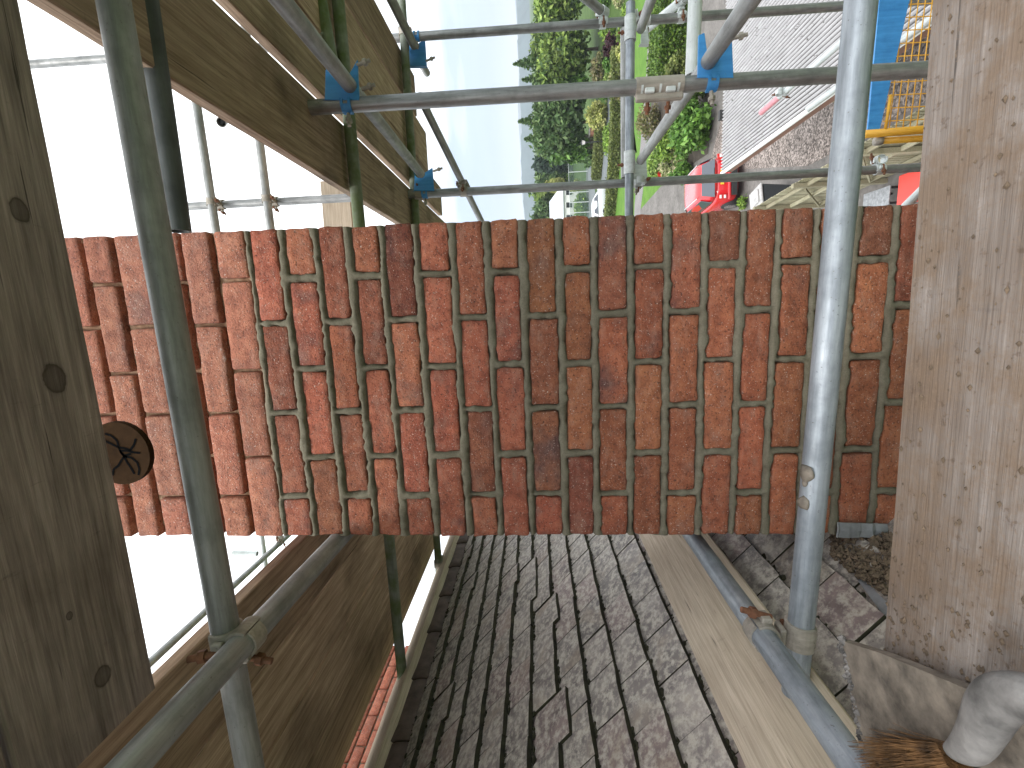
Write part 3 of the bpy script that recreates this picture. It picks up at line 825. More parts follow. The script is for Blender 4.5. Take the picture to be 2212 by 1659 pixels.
# tile local: X along the roof (world -Y..), Y down the slope, Z out
TR = Matrix((Vector((0, 1, 0)), SD, Vector((0, 1, 0)).cross(SD))).transposed()
if (TR @ Vector((0, 0, 1))).dot(RN) < 0:
    TR = Matrix((Vector((0, -1, 0)), SD, Vector((0, -1, 0)).cross(SD))).transposed()
cand = []
ncourse = int(SL / GA)
STEP = {}
for k in range(ncourse):
    s = 0.10 + k * GA
    off = (k % 2) * TW / 2 + random.Random(k).uniform(-0.02, 0.02)
    y = Y0 + off
    while y < Y1:
        rr = random.Random(int(k * 1000 + y * 100))
        P_ = RO + SD * s + Vector((0, y, 0))
        u_, v_ = proj(P_) if P_.y > 0.15 else (9999, 9999)
        vis = -80 < u_ < 2000 and 1090 < v_ < 1760 and P_.y > 0.2
        cand.append((0 if vis else 1, (P_ - Vector((0, 0, EYE))).length, k, y, P_, rr))
        y += TW
cand.sort(key=lambda q: (q[0], q[1]))
moss_spots = []
rest_v, rest_f = [], []
for n_, (hid, dist, k, y, P_, rr) in enumerate(cand):
    slip = rr.choice((0,) * 34 + (0.018, 0.03, 0.012)) + rr.uniform(-0.0022, 0.0022)
    if k in (5, 6) and 1.2 < y < 2.5: slip += rr.choice((0, 0.0, 0.0, 0.028))
    loc = P_ + SD * slip + RN * (0.006 + rr.uniform(0, 0.002))
    rot = (TR @ Euler((math.radians(10.0 + rr.uniform(-.8, .8)), math.radians(rr.uniform(-.6, .6)), math.radians(rr.uniform(-.8, .8)))).to_matrix())
    Mw = mat4(rot, loc - HO)
    if n_ < 296:
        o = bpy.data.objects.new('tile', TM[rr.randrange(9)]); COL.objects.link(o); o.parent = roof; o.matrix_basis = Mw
        b_ = rr.uniform(0.75, 1.22); q = rr.random()
        o.color = (b_ * (1.08 if q < .2 else 1.0), b_ * (0.92 if q < .2 else 0.99), b_ * (0.94 if q < .2 else 0.98), 1)
    else:
        b0 = len(rest_v)
        src = [(-TW / 2 + .002, -TL / 2, 0), (TW / 2 - .002, -TL / 2, 0), (TW / 2 - .002, TL / 2, 0), (-TW / 2 + .002, TL / 2, 0)]
        for zz in (TT / 2, -TT / 2):
            rest_v += [Mw @ Vector((x, yy, zz)) for x, yy, _ in src]
        rest_f += [(b0, b0 + 1, b0 + 2, b0 + 3), (b0 + 2, b0 + 3, b0 + 7, b0 + 6), (b0 + 1, b0 + 2, b0 + 6, b0 + 5), (b0 + 3, b0, b0 + 4, b0 + 7)]
    if not hid:
        for _ in range(9):
            if rr.random() < 0.75: moss_spots.append(loc + SD * (TL / 2 + 0.002) + Vector((0, rr.uniform(-TW / 2, TW / 2), 0)) + RN * 0.001)
if rest_v:
    o = link('tile_field', plain_mesh('tile_field', rest_v, rest_f), MAT['roof_tile'], roof); tag(o, kind='stuff')
# moss in the laps
mv, mf = [], []
def blob(P_, r, seed, sq=(1, 1, 1)):
    b0 = len(mv); rr = random.Random(seed)
    for d in ((1, 0, 0), (-1, 0, 0), (0, 1, 0), (0, -1, 0), (0, 0, 1), (0, 0, -1)):
        k = r * rr.uniform(0.6, 1.3); mv.append(Vector(P_) + Vector((d[0] * k * sq[0], d[1] * k * sq[1], d[2] * k * sq[2])))
    for f in ((0, 2, 4), (2, 1, 4), (1, 3, 4), (3, 0, 4), (2, 0, 5), (1, 2, 5), (3, 1, 5), (0, 3, 5)): mf.append(tuple(b0 + i for i in f))
for i, P_ in enumerate(moss_spots): blob(P_ - HO, random.Random(i).uniform(0.004, 0.0105), i, (1, 1.8, 1))
for i in range(420):
    rr = random.Random(i + 50)
    blob(RO + SD * rr.gauss(0.115, 0.010) + RN * 0.014 + Vector((0, rr.uniform(0.5, 4.6), 0)) - HO, rr.uniform(0.005, 0.014), i)
o = link('moss_and_lap_shade', plain_mesh('moss_and_lap_shade', mv, mf), MAT['moss_and_lap_shade'], roof); tag(o, kind='stuff')
# half-round ridge tiles
def ridge_tile(y, L=0.305):
    bm = bmesh.new(); rows = []
    for i in range(5):
        yy = L * i / 4; row = []
        for k in range(13):
            an = math.radians(-25 + 230 * k / 12); R_ = 0.098 + (0.006 if i == 0 else 0) + mnoise.noise((k * .5, yy * 9, y)) * 0.002
            row.append(bm.verts.new((R_ * math.cos(an), yy, R_ * math.sin(an))))
        rows.append(row)
    for a, b in zip(rows[:-1], rows[1:]):
        for k in range(12): bm.faces.new((a[k], a[k + 1], b[k + 1], b[k]))
    bmesh.ops.recalc_face_normals(bm, faces=bm.faces)
    bmesh.ops.solidify(bm, geom=list(bm.faces), thickness=0.014)
    o = link('ridge_tile', bm_mesh(bm, 'ridge_tile', True), MAT['ridge_clay'], roof); o.location = RO + Vector((-0.01, y, -0.055)) - HO
    o.rotation_euler = (random.uniform(-.01, .01), random.uniform(-.04, .04), 0)
yy = 0.3
while yy < Y1 - 0.3:
    ridge_tile(yy); yy += 0.312

# second, red stack beyond the ridge, seen under the left boards
XS = -2.75
pa_ = at_x(884, 1394, XS); ya1, ya0 = pa_.y, 0.6
za0, za1 = ridge_z - 0.9, pa_.z + 1.1
st2 = thing('far_chimney_stack', (XS, ya0, za0), 'red brick stack beyond the ridge, seen in the gap under the left boards', 'chimney')
box('core', 0.5, ya1 - ya0 - 0.02, za1 - za0, 'mortar', st2, Matrix.Translation((-0.262, (ya1 - ya0) / 2, (za1 - za0) / 2)))
k_ = 0; z_ = za0
while z_ < za1 - 0.05:
    y_ = ya0 - (0.1125 if k_ % 2 else 0)
    while y_ < ya1 - 0.02:
        y2 = min(y_ + 0.214, ya1); y1 = max(y_, ya0)
        if y2 - y1 > 0.03:
            u_, v_ = proj((XS, max((y1 + y2) / 2, .4), z_ + .03))
            if 640 < u_ < 960 and 1330 < v_ < 1760:
                me_ = brick_mesh(y2 - y1, 0.066, 0.06, 5000 + k_ * 40 + int(y_ * 9), 6, 4); me_.materials.append(MAT['brick'])
                o = bpy.data.objects.new('brick', me_); COL.objects.link(o); o.parent = st2
                o.location = (0, (y1 + y2) / 2 - ya0, z_ - za0 + 0.033); o.rotation_euler = (0, 0, math.pi / 2)
                b_ = random.uniform(0.85, 1.25); o.color = (b_ * 1.1, b_, b_ * 1.05, random.choice((0, 0, .3)))
        y_ += 0.225
    z_ += 0.0765; k_ += 1

# rubble and lead at the foot of the stack
rb = thing('mortar_rubble', roof_hit(1860, 1240), 'heap of brown mortar rubble at the foot of the chimney', 'rubble')
rb0 = rb.location.copy(); mv, mf = [], []
for i in range(1900):
    rr = random.Random(i + 900)
    px, py = rr.uniform(1795, 1925), rr.uniform(1150, 1285)
    if (px - 1795) * 0.6 + 1168 > py + 40 and False: continue
    if py > 1200 + (px - 1795) * 0.75: continue
    blob(roof_hit(px, py, 0.016 + 0.016 * rr.random()) - rb0, rr.choice((0.002, 0.003, 0.004, 0.006, 0.009)), i)
o = link('heap', plain_mesh('heap', mv, mf), MAT['rubble'], rb); tag(o, kind='stuff')
bm = poly_prism([roof_hit(*q, 0.012) for q in ((1850, 1250), (1925, 1180), (1990, 1330), (1990, 1440))], RN, 0.004)
o = link('lead_gutter_sheet', bm_mesh(bm, 'lead'), MAT['lead']); tag(o, 'pale grey lead sheet on the roof beside the rubble heap', 'lead sheet')

# ================================================================== SCAFFOLD
X_, Y_, Z_ = Vector((1, 0, 0)), Vector((0, 1, 0)), Vector((0, 0, 1))
HB = 0.75                                   # underside of the upper boards above the lens
BT = 0.038
# ---- boards overhead on the right (run away from us)
for i, (x0, x1, y0, y1, lab) in enumerate((
        (0.512, 0.768, 0.76, 4.3, 'scratched brown overhead board nearest the chimney on the right, laminated edge'),
        (0.806, 1.030, 0.76, 4.0, 'overhead board second out from the chimney, beside the bright gap'),
        (1.036, 1.298, 0.76, 3.55, 'overhead board third out from the chimney on the right'),
        (1.310, 1.560, 0.76, 3.30, 'outermost overhead board on the right with pale worn edge'))):
    board(W((x0 + x1) / 2, y0, HB + BT / 2 + 0.002 * i), W((x0 + x1) / 2, y1, HB + BT / 2), X_, x1 - x0, BT, 'board_under', lab, 'overhead boards on the right')
# ---- boards overhead on the left
HL = 0.83
for i, (x0, x1, lab) in enumerate((
        (-1.008, -0.757, 'overhead board on the left, next to the open gap above the chimney'),
        (-1.262, -1.016, 'second overhead board left of the chimney'),
        (-1.516, -1.270, 'third overhead board left of the chimney'),
        (-1.784, -1.524, 'outermost overhead board on the left, above the ridge tiles'))):
    board(W((x0 + x1) / 2, -0.5, HL + BT / 2 + 0.003 * (i % 2)), W((x0 + x1) / 2, 3.6, HL + BT / 2), X_, x1 - x0, BT, 'board_brown', lab, 'overhead boards on the left')
# ---- boards straight overhead, across the view
e0, e1 = at_z(45, 0, EYE + HB), at_z(330, 1430, EYE + HB)
edir = (e0 - e1).normalized(); ein = Vector((edir.y, -edir.x, 0))
if ein.y > 0: ein = -ein
for i in range(4):
    c0 = e1 + ein * (0.115 + 0.232 * i) + Vector((-0.052, 0, BT / 2)); c1 = c0 + edir * 2.3
    lab = ('dark knotty overhead board filling the top of the view, sky beyond its edge' if i == 0 else
           'overhead board above the lens, %s row behind the knotty board' % ('second', 'third', 'fourth')[i - 1])
    if i < 2:
        bo_ = board(c0, c1, ein, 0.226, BT, 'board_dark', lab, 'overhead boards across the view')
        if i == 0:
            inv = bo_.matrix_world.inverted(); kp = []
            for (kx, ky, kr) in ((42, 455, 0.016), (118, 818, 0.021), (222, 1460, 0.017), (150, 1330, 0.006)):
                q_ = inv @ at_z(kx, ky, EYE + HB); kp.append((q_.x, q_.y, kr))
            add_knots('board_knotty', 'board_dark', kp); bo_.data.materials[0] = MAT['board_knotty']
# ---- upright end board behind the chimney
pb = at_y(700, 445, 3.25); pt = at_y(700, 445, 3.25)
board(at_y(725, 392, 3.2), at_y(735, 520, 3.2), Z_, 0.20, 0.04, 'board_pale', 'short pale timber piece behind the chimney under the right boards', name='timber_offcut')
# ---- working platform board below the lens
f0, f1 = at_z(2010, 0, EYE - 0.47), at_z(1905, 1415, EYE - 0.47)
fd_ = (f0 - f1).normalized(); fin = Vector((fd_.y, -fd_.x, 0))
if fin.y > 0: fin = -fin
board(f1 + fin * 0.115 - Z_ * 0.02 + fd_ * 0.0, f1 + fin * 0.115 - Z_ * 0.02 + fd_ * 1.5, fin, 0.23, 0.04, 'board_muddy', 'sandy mortar-stained platform board in the foreground below the chimney', 'platform boards')
board(f1 + fin * 0.35 - Z_ * 0.02 - fd_ * 0.35, f1 + fin * 0.35 - Z_ * 0.02 + fd_ * 1.5, fin, 0.23, 0.04, 'board_muddy', 'platform board behind the stained foreground board, nearest the lens', 'platform boards')
_pb = [o_ for o_ in bpy.data.objects if o_.get('label', '').startswith('sandy mortar-stained')][0]
_pi = _pb.matrix_world.inverted(); mv, mf = [], []
for i in range(420):
    rr = random.Random(i + 4000); fx = rr.uniform(0.0, 0.95) ** 1.4; fy = rr.uniform(0.004, 0.215)
    if rr.random() < 0.45: fx = abs(rr.gauss(0, 0.09))
    P_ = f1 + fd_ * fx + fin * fy
    blob(_pi @ (P_ + Z_ * 0.0008), rr.choice((0.0010, 0.0015, 0.0022, 0.0034)), i, (1.3, 1, 0.6))
_cr = link('mortar_crumbs', plain_mesh('crumbs', mv, mf), MAT['rubble'], _pb); tag(_cr, kind='stuff')
# ---- pale plank lying on the tiles
pl = [roof_hit(1400, 1180, 0.02), roof_hit(1533, 1160, 0.02)]
px0, px1 = pl[0].x, pl[1].x
cpl = (Vector((px0, 0, pl[0].z)) + Vector((px1, 0, pl[1].z))) / 2
cpl += RN * 0.022
board(cpl + Y_ * 0.3, cpl + Y_ * 3.4, SD, 0.222, 0.038, 'board_pale', 'pale clean scaffold plank lying on the tiles beside the galvanised tube')
# ---- long plank on edge along the ridge
ra, rb_ = at_x(984, 1157, ridge_x + 0.02), at_x(815, 1650, ridge_x + 0.02)
board(ra + Y_ * 0.6, rb_ - Y_ * 0.3, Z_ * 0.8 + X_ * 0.6, 0.055, 0.15, 'board_pale', 'long pale timber on edge running along above the ridge tiles', name='ridge_timber')

# ---- tubes
TUBES = {}
def T(key, a, b, mat, label, ext0=0.0, ext1=0.0, **kw):
    a, b = Vector(a), Vector(b); d = (b - a).normalized()
    TUBES[key] = (a - d * ext0, b + d * ext1)
    return tube(a - d * ext0, b + d * ext1, mat, label, **kw)
# across the view
T('T1', at_y(245, 0, 0.81), at_y(494, 1400, 0.752), 'galv_dull', 'near scaffold tube crossing above the chimney in front of the upper bricks', 0.9, 1.0)
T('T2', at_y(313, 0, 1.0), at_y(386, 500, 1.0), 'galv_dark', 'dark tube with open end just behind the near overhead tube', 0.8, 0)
T('N1', at_y(1860, 0, 0.88), at_y(1716, 1497, 0.88), 'galv_bright', 'bright galvanised ledger tube crossing in front of the lower bricks, mortar splashes', 0.9, 0)
T('beta', at_y(730, 0, 1.95), at_y(868, 1450, 1.95), 'galv_green', 'algae-green tube under the overhead boards passing behind the chimney', 0.6, 0.05)
T('alpha', at_y(688, -20, 1.86), at_y(718, 140, 1.86), 'galv_green', 'short green-stained tube ending at the upper blue coupler', 0.5, 0)
T('gamma', at_y(870, 40, 2.95), at_y(949, 1250, 2.95), 'galv_green', 'far cross tube under the overhead boards behind the chimney', 0.1, 0.05)
T('A1', at_y(1362, 6, 2.78), at_y(1359, 462, 2.78), 'galv_bright', 'pale cross tube over the garden view between the two standards', 0.0, 0.5)
T('A1b', at_y(1349, 62, 3.0), at_y(1350, 384, 3.0), 'galv', 'thin cross tube close behind the pale cross tube')
T('P6', at_y(1502, 0, 1.86), at_y(1495, 163, 1.86), 'galv_white', 'pale tube with open end above the lower blue coupler', 0.6, 0)
T('fa', at_y(423, 214, 2.85), at_y(470, 520, 2.85), 'galv', 'higher guard rail seen against white sky behind the chimney top', 0.8, 1.4)
T('fb', at_y(560, 300, 2.85), at_y(588, 520, 2.85), 'galv', 'lower guard rail seen against white sky behind the chimney top', 0.8, 1.4)
# standards
T('V2', at_y(668, 232.5, 1.68), at_y(2001, 150, 1.68), 'galv_mid', 'thick upright standard with sleeve coupler right of the chimney', 0, 5.0)
T('V3', at_y(406, 446, 2.93), at_y(1985, 362, 2.93), 'galv_mid', 'far upright standard beside the chimney edge, crossing the red car', 0.3, 4.5)
T('V1', at_y(60, 139.5, 3.0), at_y(1822, 13, 3.0), 'galv_mid', 'outermost upright standard near the right corner of the scaffold', 0.5, 4.5)
# running away from us
pA = at_y(742, 168, 1.60)
def Brun(px0, Y0_, px1, Y1_): return at_y(*px0, Y0_), at_y(*px1, Y1_)
T('P1', at_y(742, 168, 1.60), at_y(909, 375, 2.80), 'galv', 'upper transom tube running away through the upper blue coupler', 0.9, 0.0)
T('P5', at_y(1543, 114, 1.60), at_y(1384, 346, 2.76), 'galv', 'lower transom tube running away through the lower blue coupler', 0.9, 0.0)
T('P2', at_y(846, 0, 2.55), at_y(894, 98, 2.98), 'galv_dull', 'short tube running to the corner coupler at the top right', 0.7, 0.0)
T('P2b', at_y(888, 98, 3.1), at_y(922, 158, 3.45), 'galv_dull', 'stub tube end sticking out past the corner coupler')
T('P3', at_y(905, 205, 2.93), at_y(1041, 480, 3.9), 'galv', 'slim guard tube sloping from the corner standard towards the chimney edge', 0.0, 0.3)
T('P4', at_y(1406, 0, 2.45), at_y(1384, 62, 2.74), 'galv', 'short transom above the pale cross tube near the right edge', 0.6, 0)
T('P8', at_y(1265, -4, 2.85), at_y(1303, 26, 3.0), 'galv', 'small tube stub in front of the big tree', 0.4, 0)
T('P8b', at_y(1472, 2, 3.0), at_y(1398, 62, 3.25), 'galv_white', 'pale diagonal tube behind the corner standard', 0.5, 0)
T('P9', at_y(1746, 235, 4.4), at_y(1985, 60, 3.1), 'galv_white', 'white tube low down, pointing at the gravel below', 0, 0.7)
T('P10', at_y(1684, 209, 4.6), at_y(1812, 97, 3.75), 'galv_white', 'low tube with pink end above the ribbed roof', 0, 0.6)
po = tube(at_y(1644.5, 243.5, 4.92), at_y(1684, 209, 4.6), 'pink_paint', 'pink painted end length of the low tube over the ribbed roof', r=0.0246)
T('L1', at_y(731, 1166, 1.165), at_y(284, 1652, 0.50), 'galv', 'tube under the left boards running towards us from the chimney', 0.35, 0.3)
T('LB', at_y(1508, 1176, 1.27), at_y(1835, 1638, 0.60), 'galv_bright', 'galvanised tube on the plank beside the tiles, lower left of the chimney', 0.9, 0.5)
T('d', at_y(334, 1422, 2.25), at_y(608, 1170, 4.1), 'galv', 'thin guard rail against the sky above the left boards', 0.6, 0.25)
T('e1', at_y(564, 1150, 4.0), at_y(575, 1236, 4.0), 'galv_white', 'faint cross tube end in the sky left of the chimney top', 0.6, 0.2)
T('e2', at_y(503, 1195, 4.1), at_y(556, 1196, 4.1), 'galv_white', 'short pale tube stub against the sky left of the chimney')
T('s1', at_y(489, 252, 2.8), at_y(480, 262, 2.6), 'galv', 'small tube end peeping below the laminated board', 0.25, 0.05)
T('s2', at_y(1930, 470, 3.2), at_y(1990, 412, 2.9), 'galv_white', 'pale tube beside the red box low on the right', 0.2, 0.4)

def near_on(key, P):
    a, b = TUBES[key]; d = (b - a).normalized(); return a + d * (Vector(P) - a).dot(d)
def cpl(k1, px, Yg, label, mat='cast_steel', k2=None, ax2=None, flip=1, **kw):
    a, b = TUBES[k1]; P_ = near_on(k1, at_y(*px, Yg))
    if k2: c_, d_ = TUBES[k2]; ax2 = d_ - c_; 
    n = (b - a).normalized().cross(Vector(ax2).normalized())
    if k2:
        u1, u2 = (b - a).normalized(), (d_ - c_).normalized(); w0 = a - c_; B_ = u1.dot(u2); dd = u1.dot(w0); ee = u2.dot(w0)
        t1 = (B_ * ee - dd) / (1 - B_ * B_); t2 = (ee - B_ * dd) / (1 - B_ * B_)
        q1, q2 = a + u1 * t1, c_ + u2 * t2
        if (q1 - P_).length < 0.25 and 0.03 < (q2 - q1).length < 0.11: return coupler(q1, b - a, ax2, label, mat, 1, vec=q2 - q1, **kw)
        flip = 1 if n.dot(near_on(k2, P_) - P_) > 0 else -1
    return coupler(P_, b - a, ax2, label, mat, flip, **kw)
cpl('T1', (488, 1390), 0.752, 'weathered coupler with rusty bolt clamping the near tube to the left tube', k2='L1')
cpl('N1', (1722, 1405), 0.88, 'rusty coupler with nut and thread joining the bright ledger to the lower left tube', k2='LB', mat='cast_steel')
cpl('V3', (458, 440), 2.93, 'upper small coupler on the guard rail against white sky', k2='fa')
cpl('V3', (580, 432), 2.93, 'lower small coupler on the guard rail against white sky', k2='fb')
cpl('V3', (1002, 412), 2.93, 'small coupler joining the slim guard tube to the far standard', k2='P3')
cpl('V3', (1378, 391), 2.93, 'pale coupler where the far standard meets the pale cross tube', k2='A1', mat='galv_white')
cpl('V1', (1362, 47), 3.0, 'pale coupler where the outermost standard meets the cross tube', k2='A1', mat='galv_white')
cpl('V1', (1430, 42), 3.0, 'small coupler hanging on the outermost standard over the hedge', k2='P8b', mat='galv_white')
cpl('V1', (1300, 50), 3.0, 'small pale coupler on the outermost standard over the big tree', k2='P8', mat='galv_white')
cpl('V1', (885, 84), 3.0, 'grey coupler at the top right corner under the boards', k2='gamma')
cpl('V3', (905, 420), 2.93, 'grey coupler where the far cross tube meets the far standard', k2='gamma')
cpl('V3', (1898, 365), 2.93, 'small coupler low on the far standard over the pale fence', ax2=Y_, mat='galv_white')
cpl('P10', (1695, 203), 4.5, 'grey coupler beside the pink tube end', ax2=X_, mat='galv_white')
cpl('d', (598, 1180), 4.05, 'small coupler at the end of the left guard rail', ax2=Z_)
cpl('gamma', (952, 1218), 2.95, 'small coupler on the far cross tube left of the chimney', ax2=Z_)

band(near_on('A1', at_y(1361, 62, 2.78)), TUBES['A1'][1] - TUBES['A1'][0], 'wide galvanised band clamp on the cross tube near the outer standard', 0.12, 'galv_white')
band(near_on('A1', at_y(1358, 352, 2.78)), TUBES['A1'][1] - TUBES['A1'][0], 'wide galvanised band clamp on the cross tube near the far standard', 0.12, 'galv_white')
# ---- board retaining couplers: pressed plate with a U notch, forked strap and bolts
def brc(corner_px, Yp, notch_px, notch_r, strap_px, label, mat='blue_paint', key='V2'):
    """corner_px: plate outline; notch cut from the right; strap wraps the standard"""
    Ps = [at_y(x, y, Yp) for x, y in corner_px]
    o0 = sum(Ps, Vector()) / len(Ps)
    o = thing('board_coupler', o0, label, 'coupler', 'plate couplers')
    bm = poly_prism([p_ - o0 for p_ in Ps], (0, 1, 0), 0.007)
    bmesh.ops.bevel(bm, geom=list(bm.edges), offset=0.0015, segments=1, affect='EDGES')
    link('plate', bm_mesh(bm, 'plate'), MAT[mat], o)
    # folded rim of the plate
    a, b = Ps[0] - o0, Ps[-1] - o0
    bm = poly_prism([a, b, b + Vector((0, .03, 0)), a + Vector((0, .03, 0))], Vector((0, 0, 1)), 0.006)
    link('rim', bm_mesh(bm, 'rim'), MAT[mat], o)
    # strap
    sa, sb = TUBES[key]; ax = (sb - sa).normalized()
    c_ = near_on(key, at_y(*strap_px, Yp))
    R = frame_from(ax, (0, -1, 0))
    for dz in (-0.013, 0.013):
        bm = bmesh.new(); ring_bm(bm, 0.0247, 0.0295, 0.009, -1.9, 1.5, 16, mat4(R, c_ + ax * dz - o0)); link('strap', bm_mesh(bm, 'strap'), MAT[mat], o)
    bm = bmesh.new(); ring_bm(bm, 0.0247, 0.0290, 0.033, 0.2 if True else 0, 1.7, 10, mat4(R, c_ - o0)); link('strap_web', bm_mesh(bm, 'strap_web'), MAT[mat], o)
    R2 = R @ Vector((0.2, 1.0, 0))
    for s_ in (1, -1):
        q = R @ Vector((0.004, s_ * 0.034, 0))
        if q.x < 0: bolt_part(o, o0, (-1, -0.15, -0.05), 0.05, 'cast_steel', c_ + q - o0 + Vector((0.012, 0, 0)))
    p2 = (Ps[len(Ps) // 2] + Ps[len(Ps) // 2 + 1]) / 2 - o0
    return o, o0
def plate_px(x0, x1, ytop0, ytop1, ybot, nx, ny, nr):
    """plate between x0..x1 (photo x), U notch opened from small y (place right) round (nx, ny)"""
    pts = [(x0, ybot), (x0 + 2, ytop0), (nx - nr - 5, ytop0 - 6)]
    for k in range(9):
        an = math.pi * k / 8
        pts.append((nx - nr * math.cos(an), ny + nr * math.sin(an)))
    pts += [(x1 - 4, ytop1), (x1, ybot)]
    return pts
b_, o0 = brc(plate_px(701, 776, 150, 128, 216, 738, 158, 17), 1.655, None, 0, (747, 236), 'blue steel plate coupler holding the upper transom to the thick standard')
for q, lab in (((785, 138), 'u'), ((796, 190), 'l')):
    bolt_part(b_, o0, Vector((0.15, -0.2, -1)), 0.05, 'cast_steel', at_y(q[0] - 14, q[1] + 3, 1.66) - o0)
b_, o0 = brc(plate_px(1507, 1585, 76, 72, 168, 1546, 104, 19), 1.655, None, 0, (1541, 190), 'blue steel plate coupler holding the lower transom over the garden view')
bolt_part(b_, o0, Vector((0.1, -0.2, -1)), 0.05, 'cast_steel', at_y(1578, 84, 1.66) - o0)
b_, o0 = brc(plate_px(894, 938, 372, 362, 412, 905, 375, 9), 2.90, None, 0, (916, 420), 'small blue plate coupler on the far standard under the boards', key='V3')
bolt_part(b_, o0, Vector((0.2, -0.2, -1)), 0.06, 'cast_steel', at_y(936, 370, 2.9) - o0)
b_, o0 = brc(plate_px(882, 922, 92, 82, 142, 893, 95, 9), 3.05, None, 0, (905, 90), 'small blue plate coupler at the top right corner of the scaffold', key='V1')
bolt_part(b_, o0, Vector((0.2, -0.2, -1)), 0.06, 'cast_steel', at_y(920, 132, 3.0) - o0)
brc(plate_px(1368, 1399, 330, 326, 387, 1381, 345, 8), 2.86, None, 0, (1378, 398), 'galvanised plate coupler at the foot of the lower transom on the far standard', 'galv_white', 'V3')
brc(plate_px(1384, 1402, 60, 40, 95, 1390, 62, 6), 2.86, None, 0, (1410, 44), 'galvanised plate coupler at the outer end of the cross tube', 'galv_white', 'V1')

# ---- sleeve coupler on the thick standard
sa = near_on('V2', at_y(1372, 193, 1.68)); sb = near_on('V2', at_y(1474, 187, 1.68)); Ls = (sb - sa).length
sl = thing('sleeve_coupler', sa, 'galvanised sleeve coupler with ribs and rusty bolts on the thick standard', 'coupler')
R = frame_from(sb - sa, (0, -1, 0))
bm = bmesh.new(); ring_bm(bm, 0.0245, 0.0285, Ls, -2.9, 2.9, 26, mat4(R, (sb - sa) / 2)); link('shell', bm_mesh(bm, 'shell'), MAT['cast_steel'], sl)
side = -1 if (R @ Vector((0, 1, 0))).x > 0 else 1
bm = bmesh.new(); box_bm(bm, 0.022, 0.024, Ls, bev=0.004); bmesh.ops.transform(bm, matrix=mat4(R, (sb - sa) / 2) @ Matrix.Translation((0.006, side * 0.036, 0)), verts=bm.verts)
link('flange', bm_mesh(bm, 'flange'), MAT['cast_steel'], sl)
for f in (0.28, 0.72):
    bm = bmesh.new(); box_bm(bm, 0.012, 0.018, 0.032, bev=0.003); bmesh.ops.transform(bm, matrix=mat4(R, (sb - sa) * f) @ Matrix.Translation((0.021, side * 0.020, 0)), verts=bm.verts)
    link('bolt_pocket', bm_mesh(bm, 'bolt_pocket'), MAT['galv_white'], sl)
    bolt_part(sl, sa, R @ Vector((-0.35, side, 0)), 0.045, 'rust', (sb - sa) * f + R @ Vector((-0.005, side * 0.036, 0)))
for f in (0.12, 0.5, 0.88):
    bm = bmesh.new(); ring_bm(bm, 0.0285, 0.0305, 0.007, side * 0.2, side * 1.1, 8, mat4(R, (sb - sa) * f)); link('rib', bm_mesh(bm, 'rib'), MAT['galv_white'], sl)

# ---- mortar splashes on the bright ledger
for i, (x, y, s) in enumerate(((1728, 1018, 0.016), (1722, 1082, 0.013), (1712, 1040, 0.007))):
    P_ = near_on('N1', at_y(x, y, 0.88))
    v = (Vector((0, 0, EYE)) - P_).normalized(); side_ = Vector((0, 0.35, 0.9)).normalized()
    nrm = (v * 0.75 + side_ * 0.65); ad_ = (TUBES['N1'][1] - TUBES['N1'][0]).normalized(); nrm = (nrm - ad_ * nrm.dot(ad_)).normalized()
    bm = bmesh.new(); bmesh.ops.create_icosphere(bm, subdivisions=2, radius=s)
    for vv in bm.verts: vv.co *= 1 + 0.45 * mnoise.noise(vv.co * 90 + Vector((i, 0, 0)))
    bmesh.ops.scale(bm, vec=(1, 1, 0.35), verts=bm.verts)
    o = link('mortar_splash', bm_mesh(bm, 'splash', True), MAT['slate_muck'], None, mat4(frame_from(nrm), P_ + nrm * 0.0245))
    tag(o, ('larger brown mortar splat on the bright ledger tube', 'second brown mortar splat on the bright ledger tube, nearer its end', 'smallest mortar fleck on the bright ledger edge')[i], 'mortar splat')

# ---- round timber end on the tubes behind the overhead board
lc = at_y(256, 980, 0.86)
lg = thing('log', lc, 'round brown timber end with black crack marks behind the overhead board', 'log')
bm = bmesh.new(); cyl_bm(bm, 0.066, 0.012, Matrix.Translation((0, 0.006, 0)) @ Matrix.Rotation(math.pi / 2, 4, 'X'), 32)
link('trunk', bm_mesh(bm, 'trunk'), MAT['log_end'], lg)
rr = random.Random(4)
for i in range(7):
    an = rr.uniform(0, 6.28); bm = bmesh.new(); prev = Vector((rr.uniform(-.01, .01), -0.001, rr.uniform(-.03, .0)))
    pts = [prev]
    for k in range(5):
        an += rr.uniform(-.8, .8); prev = prev + Vector((math.cos(an), 0, math.sin(an))) * 0.014
        if Vector((prev.x, prev.z)).length < 0.06: pts.append(prev)
        else: break
    for a, b in zip(pts[:-1], pts[1:]):
        d = (b - a).normalized() * 0.5; n = Vector((-d.z, 0, d.x)).normalized() * 0.0022
        vs4 = [bm.verts.new(a - n), bm.verts.new(b - n), bm.verts.new(b + n), bm.verts.new(a + n)]; bm.faces.new(vs4)
    if len(pts) > 1: link('crack', bm_mesh(bm, 'crack'), MAT['black_mark'], lg)
    else: bm.free()

